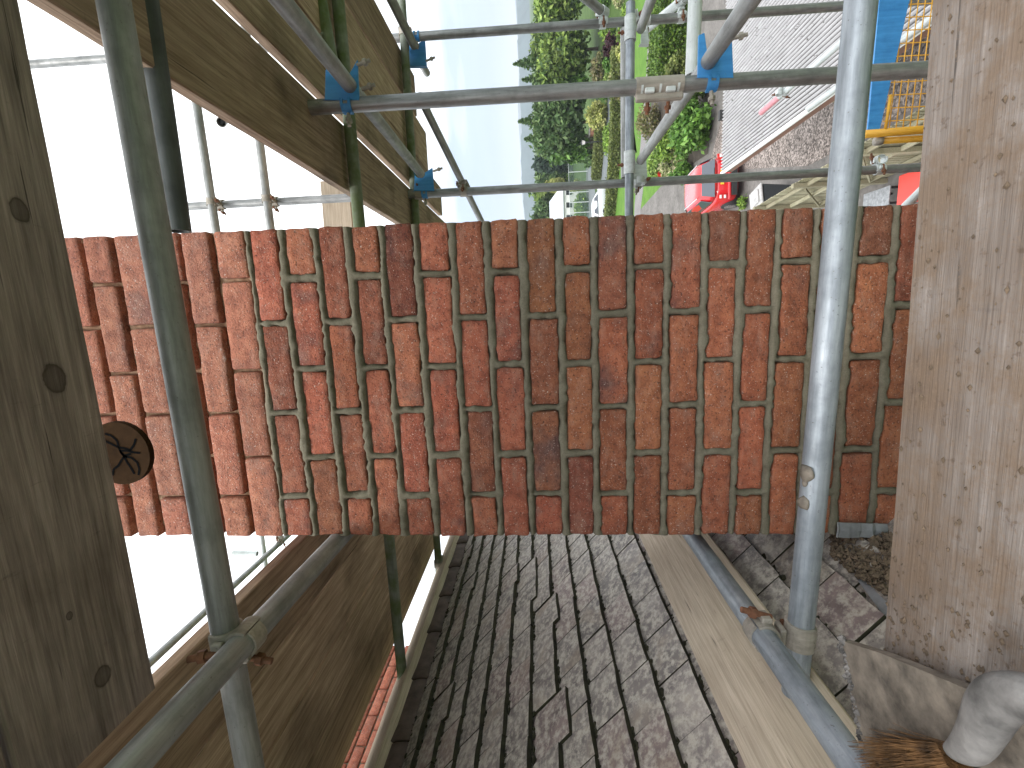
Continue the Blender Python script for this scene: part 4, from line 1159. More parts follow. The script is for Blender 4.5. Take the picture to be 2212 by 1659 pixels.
# ---- slate with mortar, brush and a mortar-caked glove on the platform
ZS = EYE - 0.445
sl_px = [(1812, 1382), (1905, 1412), (2092, 1490), (2230, 1560), (2230, 1760), (1905, 1760), (1868, 1640), (1850, 1560), (1835, 1480), (1822, 1420)]
Ps = [at_z(x, y, ZS) for x, y in sl_px]; o0 = sum(Ps, Vector()) / len(Ps)
spot = thing('spot_board', o0, 'mortar-smeared slate spot board lying on the platform, lower left corner', 'spot board')
bm = poly_prism([p_ - o0 for p_ in Ps], (0, 0, -1), 0.016)
link('slab', bm_mesh(bm, 'slab'), MAT['slate_muck'], spot)
bm = bmesh.new(); rr = random.Random(3); mv, mf = [], []
for i in range(260):
    f = rr.random(); k = rr.choice((0, 7, 8, 6)); a = Ps[9] if k == 0 else Ps[k]; b = Ps[0] if k == 0 else Ps[k + 1]
    P_ = a.lerp(b, f) + Vector((rr.uniform(-.004, .012), rr.uniform(-.006, .004), rr.uniform(-.008, .001)))
    blob(P_ - o0, rr.uniform(.002, .006), i)
bm.free(); o = link('mortar_crust', plain_mesh('crust', mv, mf), MAT['crust'], spot); tag(o, kind='stuff')
# brush: bristle tuft + ferrule stock
bc0, bc1 = at_z(1915, 1684, ZS + 0.012), at_z(2085, 1664, ZS + 0.018)
brush = thing('hand_brush', bc1, 'brown bristle brush lying on the mortar slate', 'brush')
bv, bf = [], []; rr = random.Random(11)
ax = (bc0 - bc1); sdv = Vector((-ax.y, ax.x, 0)).normalized()
for i in range(2600):
    q = rr.gauss(0, 1); h = abs(rr.gauss(0, 1))
    st = sdv * rr.uniform(-0.022, 0.026) + Z_ * rr.uniform(-0.010, 0.016)
    en = ax * rr.uniform(0.55, 1.1) + sdv * (rr.gauss(0, 0.009)) + st * 1.35 + Z_ * rr.uniform(-0.012, 0.012)
    mid = (st + en) * 0.5 + Z_ * rr.uniform(0, 0.008)
    for a, b in ((st, mid), (mid, en)):
        n = (b - a).cross(Vector((rr.uniform(-1, 1), rr.uniform(-1, 1), 1))).normalized() * 0.0004
        k = len(bv); bv += [a - n, a + n, b + n * .7, b - n * .7]; bf.append((k, k + 1, k + 2, k + 3))
o = link('bristles', plain_mesh('bristles', bv, bf), MAT['bristle'], brush); tag(o, kind='stuff')
# the grey stock/handle, caked in mortar: lofted along a curve
hp = [((2036, 1616), 0.003, 0.022), ((2062, 1624), 0.010, 0.024), ((2094, 1618), 0.017, 0.026), ((2118, 1582), 0.0185, 0.028), ((2134, 1540), 0.021, 0.03), ((2158, 1506), 0.0215, 0.03), ((2205, 1500), 0.0205, 0.03), ((2270, 1520), 0.018, 0.03)]
hb = [at_z(x, y, ZS + z) for (x, y), r_, z in hp]
bm = bmesh.new(); rows = []
for i, ((_, r_, _z), c_) in enumerate(zip(hp, hb)):
    d = (hb[min(i + 1, len(hb) - 1)] - hb[max(i - 1, 0)]).normalized(); R = frame_from(d)
    rows.append([bm.verts.new(c_ - bc1 + R @ Vector((r_ * 0.8 * math.cos(k * math.pi / 8), r_ * math.sin(k * math.pi / 8), 0)) * (1 + 0.06 * mnoise.noise((i * 2.1, k * .7, 3)))) for k in range(16)])
for a, b in zip(rows[:-1], rows[1:]):
    for k in range(16): bm.faces.new((a[k], a[(k + 1) % 16], b[(k + 1) % 16], b[k]))
bm.faces.new(rows[0][::-1]); bm.faces.new(rows[-1]); bmesh.ops.recalc_face_normals(bm, faces=bm.faces)
o = link('stock', bm_mesh(bm, 'stock', True), MAT['dried_mortar'], brush)
md = o.modifiers.new('sub', 'SUBSURF'); md.levels = 1; md.render_levels = 2
for i in range(5):
    rr = random.Random(i + 77); P_ = at_z(rr.uniform(1985, 2010), rr.uniform(1530, 1600), ZS + 0.002)
    pass

# ================================================================== BELOW: yard, drive, garden, street
lawn_px = [[(1366, -90), (1408, -90), (1396, 167), (1388, 260), (1376, 330), (1366, 330)],
           [(1329, 470), (1345, 300), (1366, 250), (1376, 330), (1388, 260), (1378, 380), (1371, 440), (1368, 540), (1326, 540)],
           [(1384, 452), (1428, 402), (1445, 392), (1440, 330), (1400, 300), (1392, 390)]]
for i, q in enumerate(lawn_px): sheet('lawn', gpoly(q), 'lawn', z=0.006)
sheet('path', gpoly([(1408, -90), (1428, -90), (1411, 167), (1400, 260), (1392, 390), (1384, 452), (1384, 560), (1367, 560), (1371, 440), (1378, 380), (1388, 260), (1396, 167)]), 'path', z=0.010)
sheet('road', gpoly([(1322, 60), (1338, 60), (1325, 327), (1316, 385), (1312, 560), (1290, 560), (1298, 385), (1309, 280)]), 'asphalt', z=0.012)
sheet('road', gpoly([(1266, 340), (1284, 340), (1284, 386), (1290, 480), (1268, 480)]), 'asphalt', z=0.014)
sheet('flower_bed', gpoly([(1398, 300), (1440, 392), (1530, 332), (1537, 240), (1525, 130), (1470, 150), (1410, 200)]), 'bed_soil', z=0.016)

# ---- foliage
PAL = dict(
    mid=[(0.12, 0.19, 0.04), (0.20, 0.29, 0.065), (0.30, 0.39, 0.10), (0.055, 0.10, 0.025)],
    dark=[(0.06, 0.115, 0.04), (0.10, 0.17, 0.06), (0.15, 0.22, 0.08)],
    lime=[(0.19, 0.30, 0.045), (0.25, 0.36, 0.065), (0.14, 0.23, 0.04), (0.08, 0.15, 0.028)],
    cream=[(0.42, 0.42, 0.22), (0.30, 0.34, 0.13), (0.11, 0.18, 0.045), (0.55, 0.50, 0.33)],
    yellow=[(0.40, 0.42, 0.12), (0.50, 0.49, 0.20), (0.26, 0.30, 0.07)],
    burgundy=[(0.05, 0.018, 0.025), (0.08, 0.028, 0.035), (0.035, 0.015, 0.02)],
    golden=[(0.16, 0.15, 0.05), (0.22, 0.20, 0.09), (0.10, 0.12, 0.04), (0.26, 0.22, 0.14)],
    green=[(0.07, 0.16, 0.028), (0.11, 0.225, 0.035), (0.05, 0.11, 0.02), (0.15, 0.27, 0.06)],
    hedge=[(0.06, 0.12, 0.02), (0.10, 0.17, 0.03), (0.15, 0.23, 0.04), (0.045, 0.08, 0.017)],
    olive=[(0.13, 0.16, 0.045), (0.19, 0.215, 0.065), (0.09, 0.12, 0.03)],
    blue=[(0.05, 0.085, 0.055), (0.07, 0.11, 0.07), (0.04, 0.07, 0.05)])
def leaf_mesh(C, size, pal, seed, clump=None, aspect=1.7):
    r = np.random.default_rng(seed); n = len(C)
    u = r.normal(size=(n, 3)); u /= np.linalg.norm(u, axis=1)[:, None]
    v = r.normal(size=(n, 3)); v -= (v * u).sum(1)[:, None] * u; v /= np.linalg.norm(v, axis=1)[:, None]
    s = size * r.uniform(0.6, 1.3, n)[:, None]
    u = u * s * aspect / 2; v = v * s / 2
    P = np.stack([C - u, C + v * 0.9, C + u, C - v * 0.9], 1).reshape(-1, 3)
    me = bpy.data.meshes.new('foliage')
    me.vertices.add(4 * n); me.vertices.foreach_set('co', P.ravel())
    me.loops.add(4 * n); me.loops.foreach_set('vertex_index', np.arange(4 * n))
    me.polygons.add(n); me.polygons.foreach_set('loop_start', np.arange(0, 4 * n, 4)); me.polygons.foreach_set('loop_total', np.full(n, 4))
    me.update(calc_edges=True)
    pal = np.array(pal); c = pal[r.integers(0, len(pal), n)] * r.uniform(0.75, 1.3, n)[:, None]
    if clump is not None: c = c * clump[:, None]
    col = np.ones((n, 4, 4)); col[:, :, :3] = c[:, None, :]
    ca = me.color_attributes.new('Col', 'FLOAT_COLOR', 'POINT'); ca.data.foreach_set('color', col.ravel())
    me.materials.append(MAT['leaf'])
    return me
def crown_points(ctr, rad, n, seed, clumps=40, spread=0.28, hollow=0.55):
    r = np.random.default_rng(seed)
    d = r.normal(size=(clumps, 3)); d /= np.linalg.norm(d, axis=1)[:, None]
    rr_ = hollow + (1 - hollow) * r.uniform(0, 1, clumps) ** 0.6
    cc = d * rr_[:, None] * np.array(rad) * 0.86
    sz = r.uniform(0.5, 1.25, clumps)
    k = r.integers(0, clumps, n)
    off = r.normal(size=(n, 3)) * spread * np.array(rad) * 0.55 * sz[k][:, None]
    br = r.uniform(0.7, 1.25, clumps)[k]
    return cc[k] + off + np.array(ctr), br
def plant(name, loc, rad, ctr_h, n, leaf, pal, label, cat, group, trunk_r=0.05, seed=0, clumps=40, spread=0.28, limbs=4, hollow=0.5):
    o = thing(name, loc, label, cat, group)
    bm = bmesh.new()
    segs = [(Vector((0, 0, -0.05)), Vector((0, 0, ctr_h)), trunk_r, trunk_r * 0.45)]
    rr = random.Random(seed)
    for i in range(limbs):
        z0 = ctr_h * rr.uniform(0.35, 0.95); an = i * 6.283 / limbs + rr.uniform(-.4, .4)
        segs.append((Vector((0, 0, z0)), Vector((math.cos(an) * rad[0] * .6, math.sin(an) * rad[1] * .6, z0 + rad[2] * rr.uniform(.2, .7))), trunk_r * .5, trunk_r * .12))
    for a, b, r1, r2 in segs:
        M_ = mat4(frame_from(b - a), (a + b) / 2); cyl_bm(bm, r1, (b - a).length, M_, 8, r2)
    link('trunk', bm_mesh(bm, 'trunk', True), MAT['bark'], o)
    C, br = crown_points((0, 0, ctr_h), rad, n, seed, clumps, spread, hollow)
    keep = C[:, 2] > 0.03; C, br = C[keep], br[keep]
    link('crown', leaf_mesh(C, leaf, PAL[pal], seed, br), None, o)
    return o
_ps = [100]
def bush_px(x0, x1, y0, y1, pal, label, n=2600, leaf=0.11, cat='shrub', name='shrub', group='garden shrubs', clumps=34, depth=1.0, spread=0.30):
    _ps[0] += 1
    ym = (y0 + y1) / 2; base = G(x1 - (x1 - x0) * 0.10, ym); Yb = base.y
    top = at_y(x0, ym, Yb + 0.3).z; hw = abs(at_y(x1, y0, Yb).x - at_y(x1, y1, Yb).x) / 2
    h = max(top, 0.3)
    return plant(name, base, (hw, hw * depth, h * 0.52), h * 0.50, n, leaf, pal, label, cat, group, max(0.02, h * 0.02), _ps[0], clumps, spread)
# the mixed bed beside the drive
bush_px(1446, 1536, 196, 335, 'green', 'large leafy green shrub at the drive edge, beside the ribbed roof', 5200, 0.13)
bush_px(1405, 1492, 262, 350, 'lime', 'yellow-green shrub in the middle of the flower bed', 3600, 0.11)
bush_px(1424, 1486, 318, 388, 'cream', 'cream variegated shrub beside the red car', 3000, 0.10)
bush_px(1396, 1442, 325, 388, 'mid', 'low dark green shrub left end of the flower bed', 2200, 0.10)
bush_px(1376, 1430, 220, 296, 'golden', 'pinkish cream flowering shrub behind the lower transom', 2600, 0.09)
bush_px(1432, 1492, 118, 205, 'olive', 'pale olive shrub above the sleeve coupler', 2600, 0.10)
bush_px(1448, 1500, 350, 396, 'green', 'grassy bright green tuft next to the red car mirror', 1500, 0.12)
bush_px(1480, 1536, 120, 215, 'mid', 'green shrub along the drive behind the thick standard', 2600, 0.12)
bush_px(1412, 1440, 372, 390, 'lime', 'tiny lime plant at the tip of the bed', 500, 0.08)
# small tufts of weeds on the drive
bush_px(1588, 1616, 422, 455, 'lime', 'small weed tuft on the drive by the wheelie bin', 500, 0.05)
# red flowers
fl_ = thing('red_flowers', G(1442, 376), 'small patch of red flowers in the bed near the car', 'flowers')
C, br = crown_points((0, 0, 0.35), (0.28, 0.28, 0.2), 160, 9, 10)
link('petals', leaf_mesh(C, 0.07, [(0.5, 0.02, 0.015), (0.6, 0.05, 0.03)], 9), None, fl_)
# the planted border across the path
for q in ((1302, 1338, 76, 121, 'burgundy', 'dark burgundy shrub in front of the big tree', 2200, .16),
          (1276, 1306, 120, 178, 'golden', 'golden brown shrub below the big tree', 2200, .18),
          (1303, 1334, 120, 154, 'green', 'bright green feathery shrub beside the burgundy shrub', 1600, .15),
          (1296, 1334, 40, 84, 'lime', 'lime shrub right of the burgundy shrub', 2000, .17),
          (1312, 1345, 150, 182, 'cream', 'white flowering shrub by the road hedge', 1300, .14),
          (1328, 1362, 92, 130, 'yellow', 'yellow flowering plant below the burgundy shrub', 1200, .12),
          (1340, 1372, 10, 60, 'lime', 'lime green bush at the top edge by the lawn', 1600, .13),
          (1267, 1318, 217, 274, 'yellow', 'large pale yellow clipped shrub beside the road', 3600, .17),
          (1303, 1326, 268, 333, 'lime', 'rounded bright green bush beside the hedge', 2600, .15),
          (1290, 1312, 232, 262, 'olive', 'olive shrub under the pale yellow shrub', 1000, .15),
          (1284, 1306, 425, 462, 'olive', 'straggly shrub by the white car', 1300, .16),
          (1308, 1330, 384, 398, 'yellow', 'little yellow bush on the hedge end', 600, .13)):
    bush_px(q[0], q[1], q[2], q[3], q[4], q[5], q[6], q[7], group='border shrubs across the path')
# trees
def tree_px(xt, xb, yc, hwpx, pal, label, n, leaf, Y=None, cat='tree', clumps=70, spread=0.24, group='trees', zlow=0.18):
    _ps[0] += 1
    base = G(xb, yc); 
    top = at_y(xt, yc, base.y).z; hw = hwpx / F * base.y
    h = top; ch = h * (0.5 + zlow / 2); rz = h * (0.5 - zlow / 2)
    return plant('tree', base, (hw, hw * 0.9, rz), ch, n, leaf, pal, label, cat, group, h * 0.025, _ps[0], clumps, spread, 6, 0.45)
tree_px(1150, 1292, 105, 82, 'mid', 'tall feathery green tree in the middle of the garden view', 20000, 0.34, clumps=110, spread=0.20)
tree_px(1150, 1296, -15, 66, 'mid', 'green tree at the top edge right of the feathery tree', 12000, 0.34, clumps=80)
tree_px(1146, 1292, 262, 66, 'dark', 'dark green spreading tree above the brick pillar', 17000, 0.32, clumps=100, spread=0.20)
tree_px(1190, 1290, 190, 40, 'green', 'green tree between the feathery tree and the dark tree', 7000, 0.30)
tree_px(1176, 1292, 318, 28, 'green', 'lighter leafy tree at the left end of the dark tree', 6000, 0.28)
for i, (xt, yc, hw_, pal, lab) in enumerate(((1148, 350, 26, 'blue', 'blue-green tree of the far wood next to the dark tree'), (1158, 382, 24, 'dark', 'dark tree of the far wood above the brown roof'),
                              (1150, 412, 22, 'mid', 'mid green tree of the far wood above the white gable'), (1154, 440, 24, 'dark', 'dark tree of the far wood behind the white bungalow'),
                              (1146, 470, 26, 'dark', 'pointed dark tree at the chimney edge of the far wood'), (1160, 325, 22, 'dark', 'tree of the far wood behind the dark spreading tree'),
                              (1152, 505, 28, 'mid', 'tree of the far wood hidden partly by the chimney'))):
    tree_px(xt, 1237, yc, hw_, pal, lab, 5200, 0.55, clumps=50, group='trees of the far wood', zlow=0.06)
tree_px(1176, 1240, 398, 13, 'yellow', 'yellow-green small tree among the far wood', 1800, 0.45, group='trees of the far wood')
tree_px(1174, 1236, 441, 21, 'mid', 'rounded paler tree behind the white bungalow roof', 3600, 0.42, group='trees of the far wood')
for i, (x0, x1, y0, y1, pal, lab) in enumerate(((1228, 1262, 300, 332, 'green', 'green shrub left of the tennis court fence'), (1230, 1262, 388, 414, 'yellow', 'yellow shrub behind the road by the court'), (1240, 1272, 415, 475, 'lime', 'sunlit lime shrubs below the white bungalow'),
                                      (1222, 1240, 372, 392, 'lime', 'small lime shrub by the white gable'), (1262, 1282, 320, 362, 'dark', 'dark clipped shrub at the end of the road hedge'))):
    bush_px(x0, x1, y0, y1, pal, lab, 1800, 0.24, group='shrubs by the court')
for x0_, x1_, y0_, y1_, pl_, lb_ in ((1292, 1322, -22, 14, 'green', 'green shrub at the very top edge beyond the corner standard'),
        (1288, 1316, 12, 44, 'olive', 'olive shrub right of the lime shrub under the big tree'),
        (1300, 1330, 154, 186, 'mid', 'mid green shrub left of the golden brown shrub'),
        (1290, 1318, 178, 214, 'green', 'fresh green shrub behind the thick standard at the road'),
        (1322, 1350, -25, 16, 'cream', 'cream flecked shrub at the top edge by the outer standard'),
        (1330, 1356, 54, 88, 'mid', 'low mid green mound in front of the burgundy shrub'),
        (1332, 1354, 132, 160, 'olive', 'low olive mound below the feathery green shrub'),
        (1326, 1348, 184, 216, 'golden', 'small golden clump beside the thick standard'),
        (1318, 1338, 212, 240, 'green', 'small green clump under the pale yellow shrub')):
    bush_px(x0_, x1_, y0_, y1_, pl_, lb_, 1500, .15, group='border shrubs across the path')
# spiky leaders above the two large trees
def leader(px, py, Yd, h, label_unused, parent_pal, seed):
    tip = at_y(px, py, Yd); r = np.random.default_rng(seed); n = 420
    z = r.uniform(0, 1, n) ** 1.3; k = r.integers(0, 9, n); an = k * 0.7 + r.normal(0, .12, n); rad = z * h * 0.42 * (0.35 + 0.65 * r.uniform(0, 1, n))
    whorl = np.round(z * 7) / 7
    C = np.stack([np.cos(an) * rad, np.sin(an) * rad, -whorl * h + rad * 0.45 + r.normal(0, 0.06, n)], 1)
    return tip, leaf_mesh(C, 0.26, PAL[parent_pal], seed)
for px, py, par, sd_ in ((1114, 138, 'tall feathery green tree in the middle of the garden view', 71), (1124, 262, 'dark green spreading tree above the brick pillar', 72), (1136, 300, 'dark green spreading tree above the brick pillar', 73), (1132, 172, 'tall feathery green tree in the middle of the garden view', 74)):
    po_ = [o_ for o_ in bpy.data.objects if o_.get('label') == par][0]
    tip, me_ = leader(px, py, po_.location.y, 2.6, '', 'dark', sd_)
    lo_ = link('leader', me_, None, po_); lo_.location = tip - po_.location
# hedges
def hedge(pts, h, dpt, pal, label, n, leaf, seed):
    Ps = [Vector(p_) for p_ in pts]; o0 = Ps[0].copy()
    o = thing('hedge', o0, label, 'hedge', 'clipped hedges')
    r = np.random.default_rng(seed)
    L = [(b - a).length for a, b in zip(Ps[:-1], Ps[1:])]; tot = sum(L)
    C = []; bmv = []; bm = bmesh.new()
    for (a, b, l) in zip(Ps[:-1], Ps[1:], L):
        m_ = int(n * l / tot); d = (b - a).normalized(); nn = Vector((-d.y, d.x, 0))
        if nn.y < 0: nn = -nn
        f = r.uniform(-0.01, 1.01, m_); q = r.uniform(0, 1, m_); w_ = r.integers(0, 5, m_)
        dep = np.where(w_ < 2, 0, np.where(w_ < 4, q * dpt, dpt)); z = np.where(w_ < 2, q * h, np.where(w_ < 4, h, q * h))
        dep = dep + r.normal(0, 0.05, m_); z = z + r.normal(0, 0.05, m_)
        P = np.array(a - o0)[None] + np.array(b - a)[None] * f[:, None] + np.array(nn)[None] * dep[:, None]; P[:, 2] += z; C.append(P)
        c = [a + nn * 0.06, b + nn * 0.06, b + nn * (dpt - 0.06), a + nn * (dpt - 0.06)]
        vv = [bm.verts.new(p_ - o0) for p_ in c] + [bm.verts.new(p_ - o0 + Vector((0, 0, h - 0.06))) for p_ in c]
        for fq_ in ((0, 1, 5, 4), (1, 2, 6, 5), (2, 3, 7, 6), (3, 0, 4, 7), (4, 5, 6, 7)): bm.faces.new([vv[i] for i in fq_])
    link('twigs', bm_mesh(bm, 'twigs'), MAT['bark'], o)
    link('foliage', leaf_mesh(np.concatenate(C), leaf, PAL[pal], seed), None, o)
hedge([G(1486, -60), G(1482, 60), G(1474, 172)], 1.15, 1.9, 'hedge', 'broad dark green clipped hedge beside the path', 9000, 0.10, 31)
hedge([G(1347, 100), G(1344, 270), G(1337, 380), G(1329, 464), G(1322, 560)], 0.75, 0.8, 'olive', 'long clipped hedge running along the near side of the road', 14000, 0.13, 32)
hedge([G(1312, 236), G(1309, 280), G(1299, 386)], 0.85, 0.9, 'olive', 'long clipped hedge on the far side of the road', 9000, 0.15, 33)
hedge([G(1283, 318), G(1279, 350)], 1.6, 2.0, 'dark', 'short dark hedge block at the end of the far road', 3000, 0.16, 34)

# ---- corrugated carport roof
cz = 2.5
C1 = at_z(1559.5, 372, cz)
cx0, cy1, cy0, cx1 = C1.x, C1.y, 2.6, C1.x + 6.0
cp = thing('carport', (cx0, cy1, 0), 'carport with grey ribbed roof sheets and white edge trim above the gravel', 'carport')
nw = int((cx1 - cx0) / 0.076); vs_, fs_ = [], []
xs_ = np.arange(0, nw * 8 + 1) * 0.076 / 8; ysn = np.linspace(cy0 - cy1, 0.03, 6)
for j, y in enumerate(ysn):
    for x in xs_: vs_.append((x, y, cz + 0.026 * math.cos(2 * math.pi * x / 0.076)))
nn = len(xs_)
for j in range(len(ysn) - 1):
    for i in range(nn - 1): fs_.append((j * nn + i, j * nn + i + 1, (j + 1) * nn + i + 1, (j + 1) * nn + i))
me = plain_mesh('roof_sheet', vs_, fs_); me.polygons.foreach_set('use_smooth', [True] * len(me.polygons))
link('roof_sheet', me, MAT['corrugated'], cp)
box('edge_trim', 0.07, cy1 - cy0, 0.05, 'white_wall', cp, Matrix.Translation((-0.035, (cy0 - cy1) / 2, cz + 0.015)))
box('fascia', 0.03, cy1 - cy0 - 0.02, 0.20, 'brown_roof', cp, Matrix.Translation((0.0, (cy0 - cy1) / 2, cz - 0.125)))
for y in (-0.5, -4.6): box('post', 0.09, 0.09, cz - 0.03, 'fence_wood', cp, Matrix.Translation((1.3, y, (cz - 0.03) / 2)))
for x in (2.5, 5.0): box('post', 0.09, 0.09, cz - 0.03, 'fence_wood', cp, Matrix.Translation((x, -0.15, (cz - 0.03) / 2)))
lq = at_z(1553, 254, cz + 0.03)
lt = box('security_light', 0.22, 0.10, 0.12, 'rubber', None, Matrix.Translation(Vector((lq.x, cy1 + 0.08, cz + 0.02))))
tag(lt, 'small black floodlight at the far end of the ribbed roof', 'light')

# ---- feather-edge fence, seen from above
fp0, fp1 = at_z(1634, 446, 1.75), at_z(1740, 383, 1.75)
fdv = (fp1 - fp0); fdv.z = 0; fdv.normalize()
fn = thing('fence', (fp0.x, fp0.y, 0), 'weathered cream vertical board fence with rails between gravel and house', 'fence')
f0_ = Vector((fp0.x, fp0.y, 0)); FL = 5.2; nb = int(FL / 0.11)
fR = Matrix((fdv, Vector((-fdv.y, fdv.x, 0)), Z_)).transposed()
bme = bmesh.new(); box_bm(bme, 0.016, 0.078, 1.75, bev=0.002); fmesh = bm_mesh(bme, 'slat'); fmesh.materials.append(MAT['fence_wood'])
for i in range(nb):
    rr = random.Random(i); o = bpy.data.objects.new('slat', fmesh); COL.objects.link(o); o.parent = fn
    o.matrix_basis = Matrix.Translation(fdv * (0.11 * i + 0.05) + Z_ * (0.875 + rr.uniform(-.012, .012))) @ fR.to_4x4() @ Matrix.Rotation(math.pi / 2, 4, 'Z')
inn = Vector((-1, 0, 0))
for zr in (0.35, 1.0, 1.55):
    o = box('rail', FL, 0.075, 0.045, 'fence_wood', fn, mat4(fR, fdv * FL / 2 + inn * 0.06 + Z_ * zr))
for k in range(4):
    box('post', 0.09, 0.09, 1.85, 'fence_wood', fn, mat4(fR, fdv * (0.08 + k * 1.68) + inn * 0.075 + Z_ * 0.925))
for k in range(3):
    a = fdv * (0.2 + k * 1.68) + inn * 0.10 + Z_ * 0.4; b = fdv * (1.6 + k * 1.68) + inn * 0.10 + Z_ * 1.5
    box('brace', (b - a).length, 0.05, 0.03, 'fence_wood', fn, mat4(frame_from(b - a) @ Matrix.Rotation(math.pi / 2, 3, 'Y'), (a + b) / 2))

# ---- wheelie bin
bb = at_z(1630, 430, 1.05)
bn = thing('wheelie_bin', (bb.x, bb.y, 0), 'dark wheelie bin with pale grey lid at the fence end', 'bin', rot=(0, 0, 0.25))
bm = bmesh.new(); q = box_bm(bm, 0.56, 0.62, 0.92, (0, 0, 0.5))
for v in bm.verts:
    if v.co.z < 0.3: v.co.x *= 0.8; v.co.y *= 0.8
bmesh.ops.bevel(bm, geom=list(bm.edges), offset=0.02, segments=2, affect='EDGES'); link('body', bm_mesh(bm, 'body'), MAT['bin_plastic'], bn)
bm = bmesh.new(); box_bm(bm, 0.60, 0.68, 0.06, (0, 0.0, 1.0), 0.02); box_bm(bm, 0.36, 0.42, 0.03, (0, 0, 1.045), 0.01); link('lid', bm_mesh(bm, 'lid'), MAT['bin_lid'], bn)
bm = bmesh.new(); cyl_bm(bm, 0.016, 0.5, Matrix.Translation((0, 0.36, 0.98)) @ Matrix.Rotation(math.pi / 2, 4, 'Y'), 10); link('handle', bm_mesh(bm, 'handle'), MAT['bin_plastic'], bn)
for s in (-1, 1):
    bm = bmesh.new(); cyl_bm(bm, 0.1, 0.05, Matrix.Translation((s * 0.25, 0.26, 0.1)) @ Matrix.Rotation(math.pi / 2, 4, 'Y'), 18); link('wheel', bm_mesh(bm, 'wheel'), MAT['rubber'], bn)
# ---- red plastic box and grey panel by the fence
rbx = at_z(1972, 402, 0.62)
ro = thing('red_box', (rbx.x, rbx.y, 0), 'red plastic box low beside the foreground board', 'box')
bm = bmesh.new(); box_bm(bm, 0.46, 0.62, 0.55, (0, 0, 0.30))
for v in bm.verts:
    if v.co.z < 0.2: v.co.x *= 0.85; v.co.y *= 0.85
bmesh.ops.bevel(bm, geom=list(bm.edges), offset=0.02, segments=2, affect='EDGES'); link('tub', bm_mesh(bm, 'tub'), MAT['red_plastic'], ro)
bm = bmesh.new(); box_bm(bm, 0.52, 0.68, 0.05, (0, 0, 0.60), 0.015); link('lid', bm_mesh(bm, 'lid'), MAT['red_plastic'], ro)
gp = at_z(1893, 430, 0.5)
o = thing('garden_table', (gp.x, gp.y, 0), 'grey flat table top beside the pale fence', 'table')
bm = bmesh.new(); box_bm(bm, 0.34, 0.7, 0.03, (0, 0, 0.5), 0.006); link('table_top', bm_mesh(bm, 'table_top'), MAT['lead'], o)
for sx in (-1, 1):
    for sy in (-1, 1): box('leg', 0.04, 0.04, 0.485, 'rubber', o, Matrix.Translation((sx * 0.14, sy * 0.30, 0.2425)))

# ---- blue and yellow scaffold loading gate
YG = 2.85
gate = thing('scaffold_gate', at_y(1900, 150, YG), 'yellow mesh scaffold gate with blue steel kick panel, low right', 'gate')
g0 = gate.location.copy()
bm = poly_prism([at_y(x, y, YG) - g0 for x, y in ((1903, -40), (1899.5, 8), (1875, 279), (1899.5, 283), (1964, 4), (1976, -40))], (0, 1, 0), 0.012)
link('kick_panel', bm_mesh(bm, 'kick_panel'), MAT['blue_paint'], gate)
def gbar(name, a, b, r, mat='yellow_paint', seg=10):
    bm = bmesh.new(); cyl_bm(bm, r, (b - a).length, mat4(frame_from(b - a), (a + b) / 2 - g0), seg); link(name, bm_mesh(bm, name, True), MAT[mat], gate)
gbar('frame_bar', at_y(1868, 290, YG), at_y(2120, 270, YG), 0.021)
gbar('frame_bar', at_y(1893, 305, YG + .03), at_y(2120, 292, YG + .03), 0.017)
gbar('frame_bar', at_y(1912, 283, YG - .01), at_y(1924, 205, YG - .01), 0.008)
for i in range(12):
    x_ = 1916 + i * 15
    gbar('mesh_wire', at_y(x_ + 4, 282 - i, YG + 0.01), at_y(x_ + 42, -30, YG + 0.01), 0.0028, seg=6)
for i in range(10):
    y_ = 262 - i * 28
    gbar('mesh_wire', at_y(1908 + i * 5, y_, YG + 0.014), at_y(2110 + i * 5, y_ - 10, YG + 0.014), 0.0028, seg=6)
gbar('hinge', at_y(1890, 305, YG + .03), at_y(1904, 304, YG + .03), 0.024, 'cast_steel', 14)

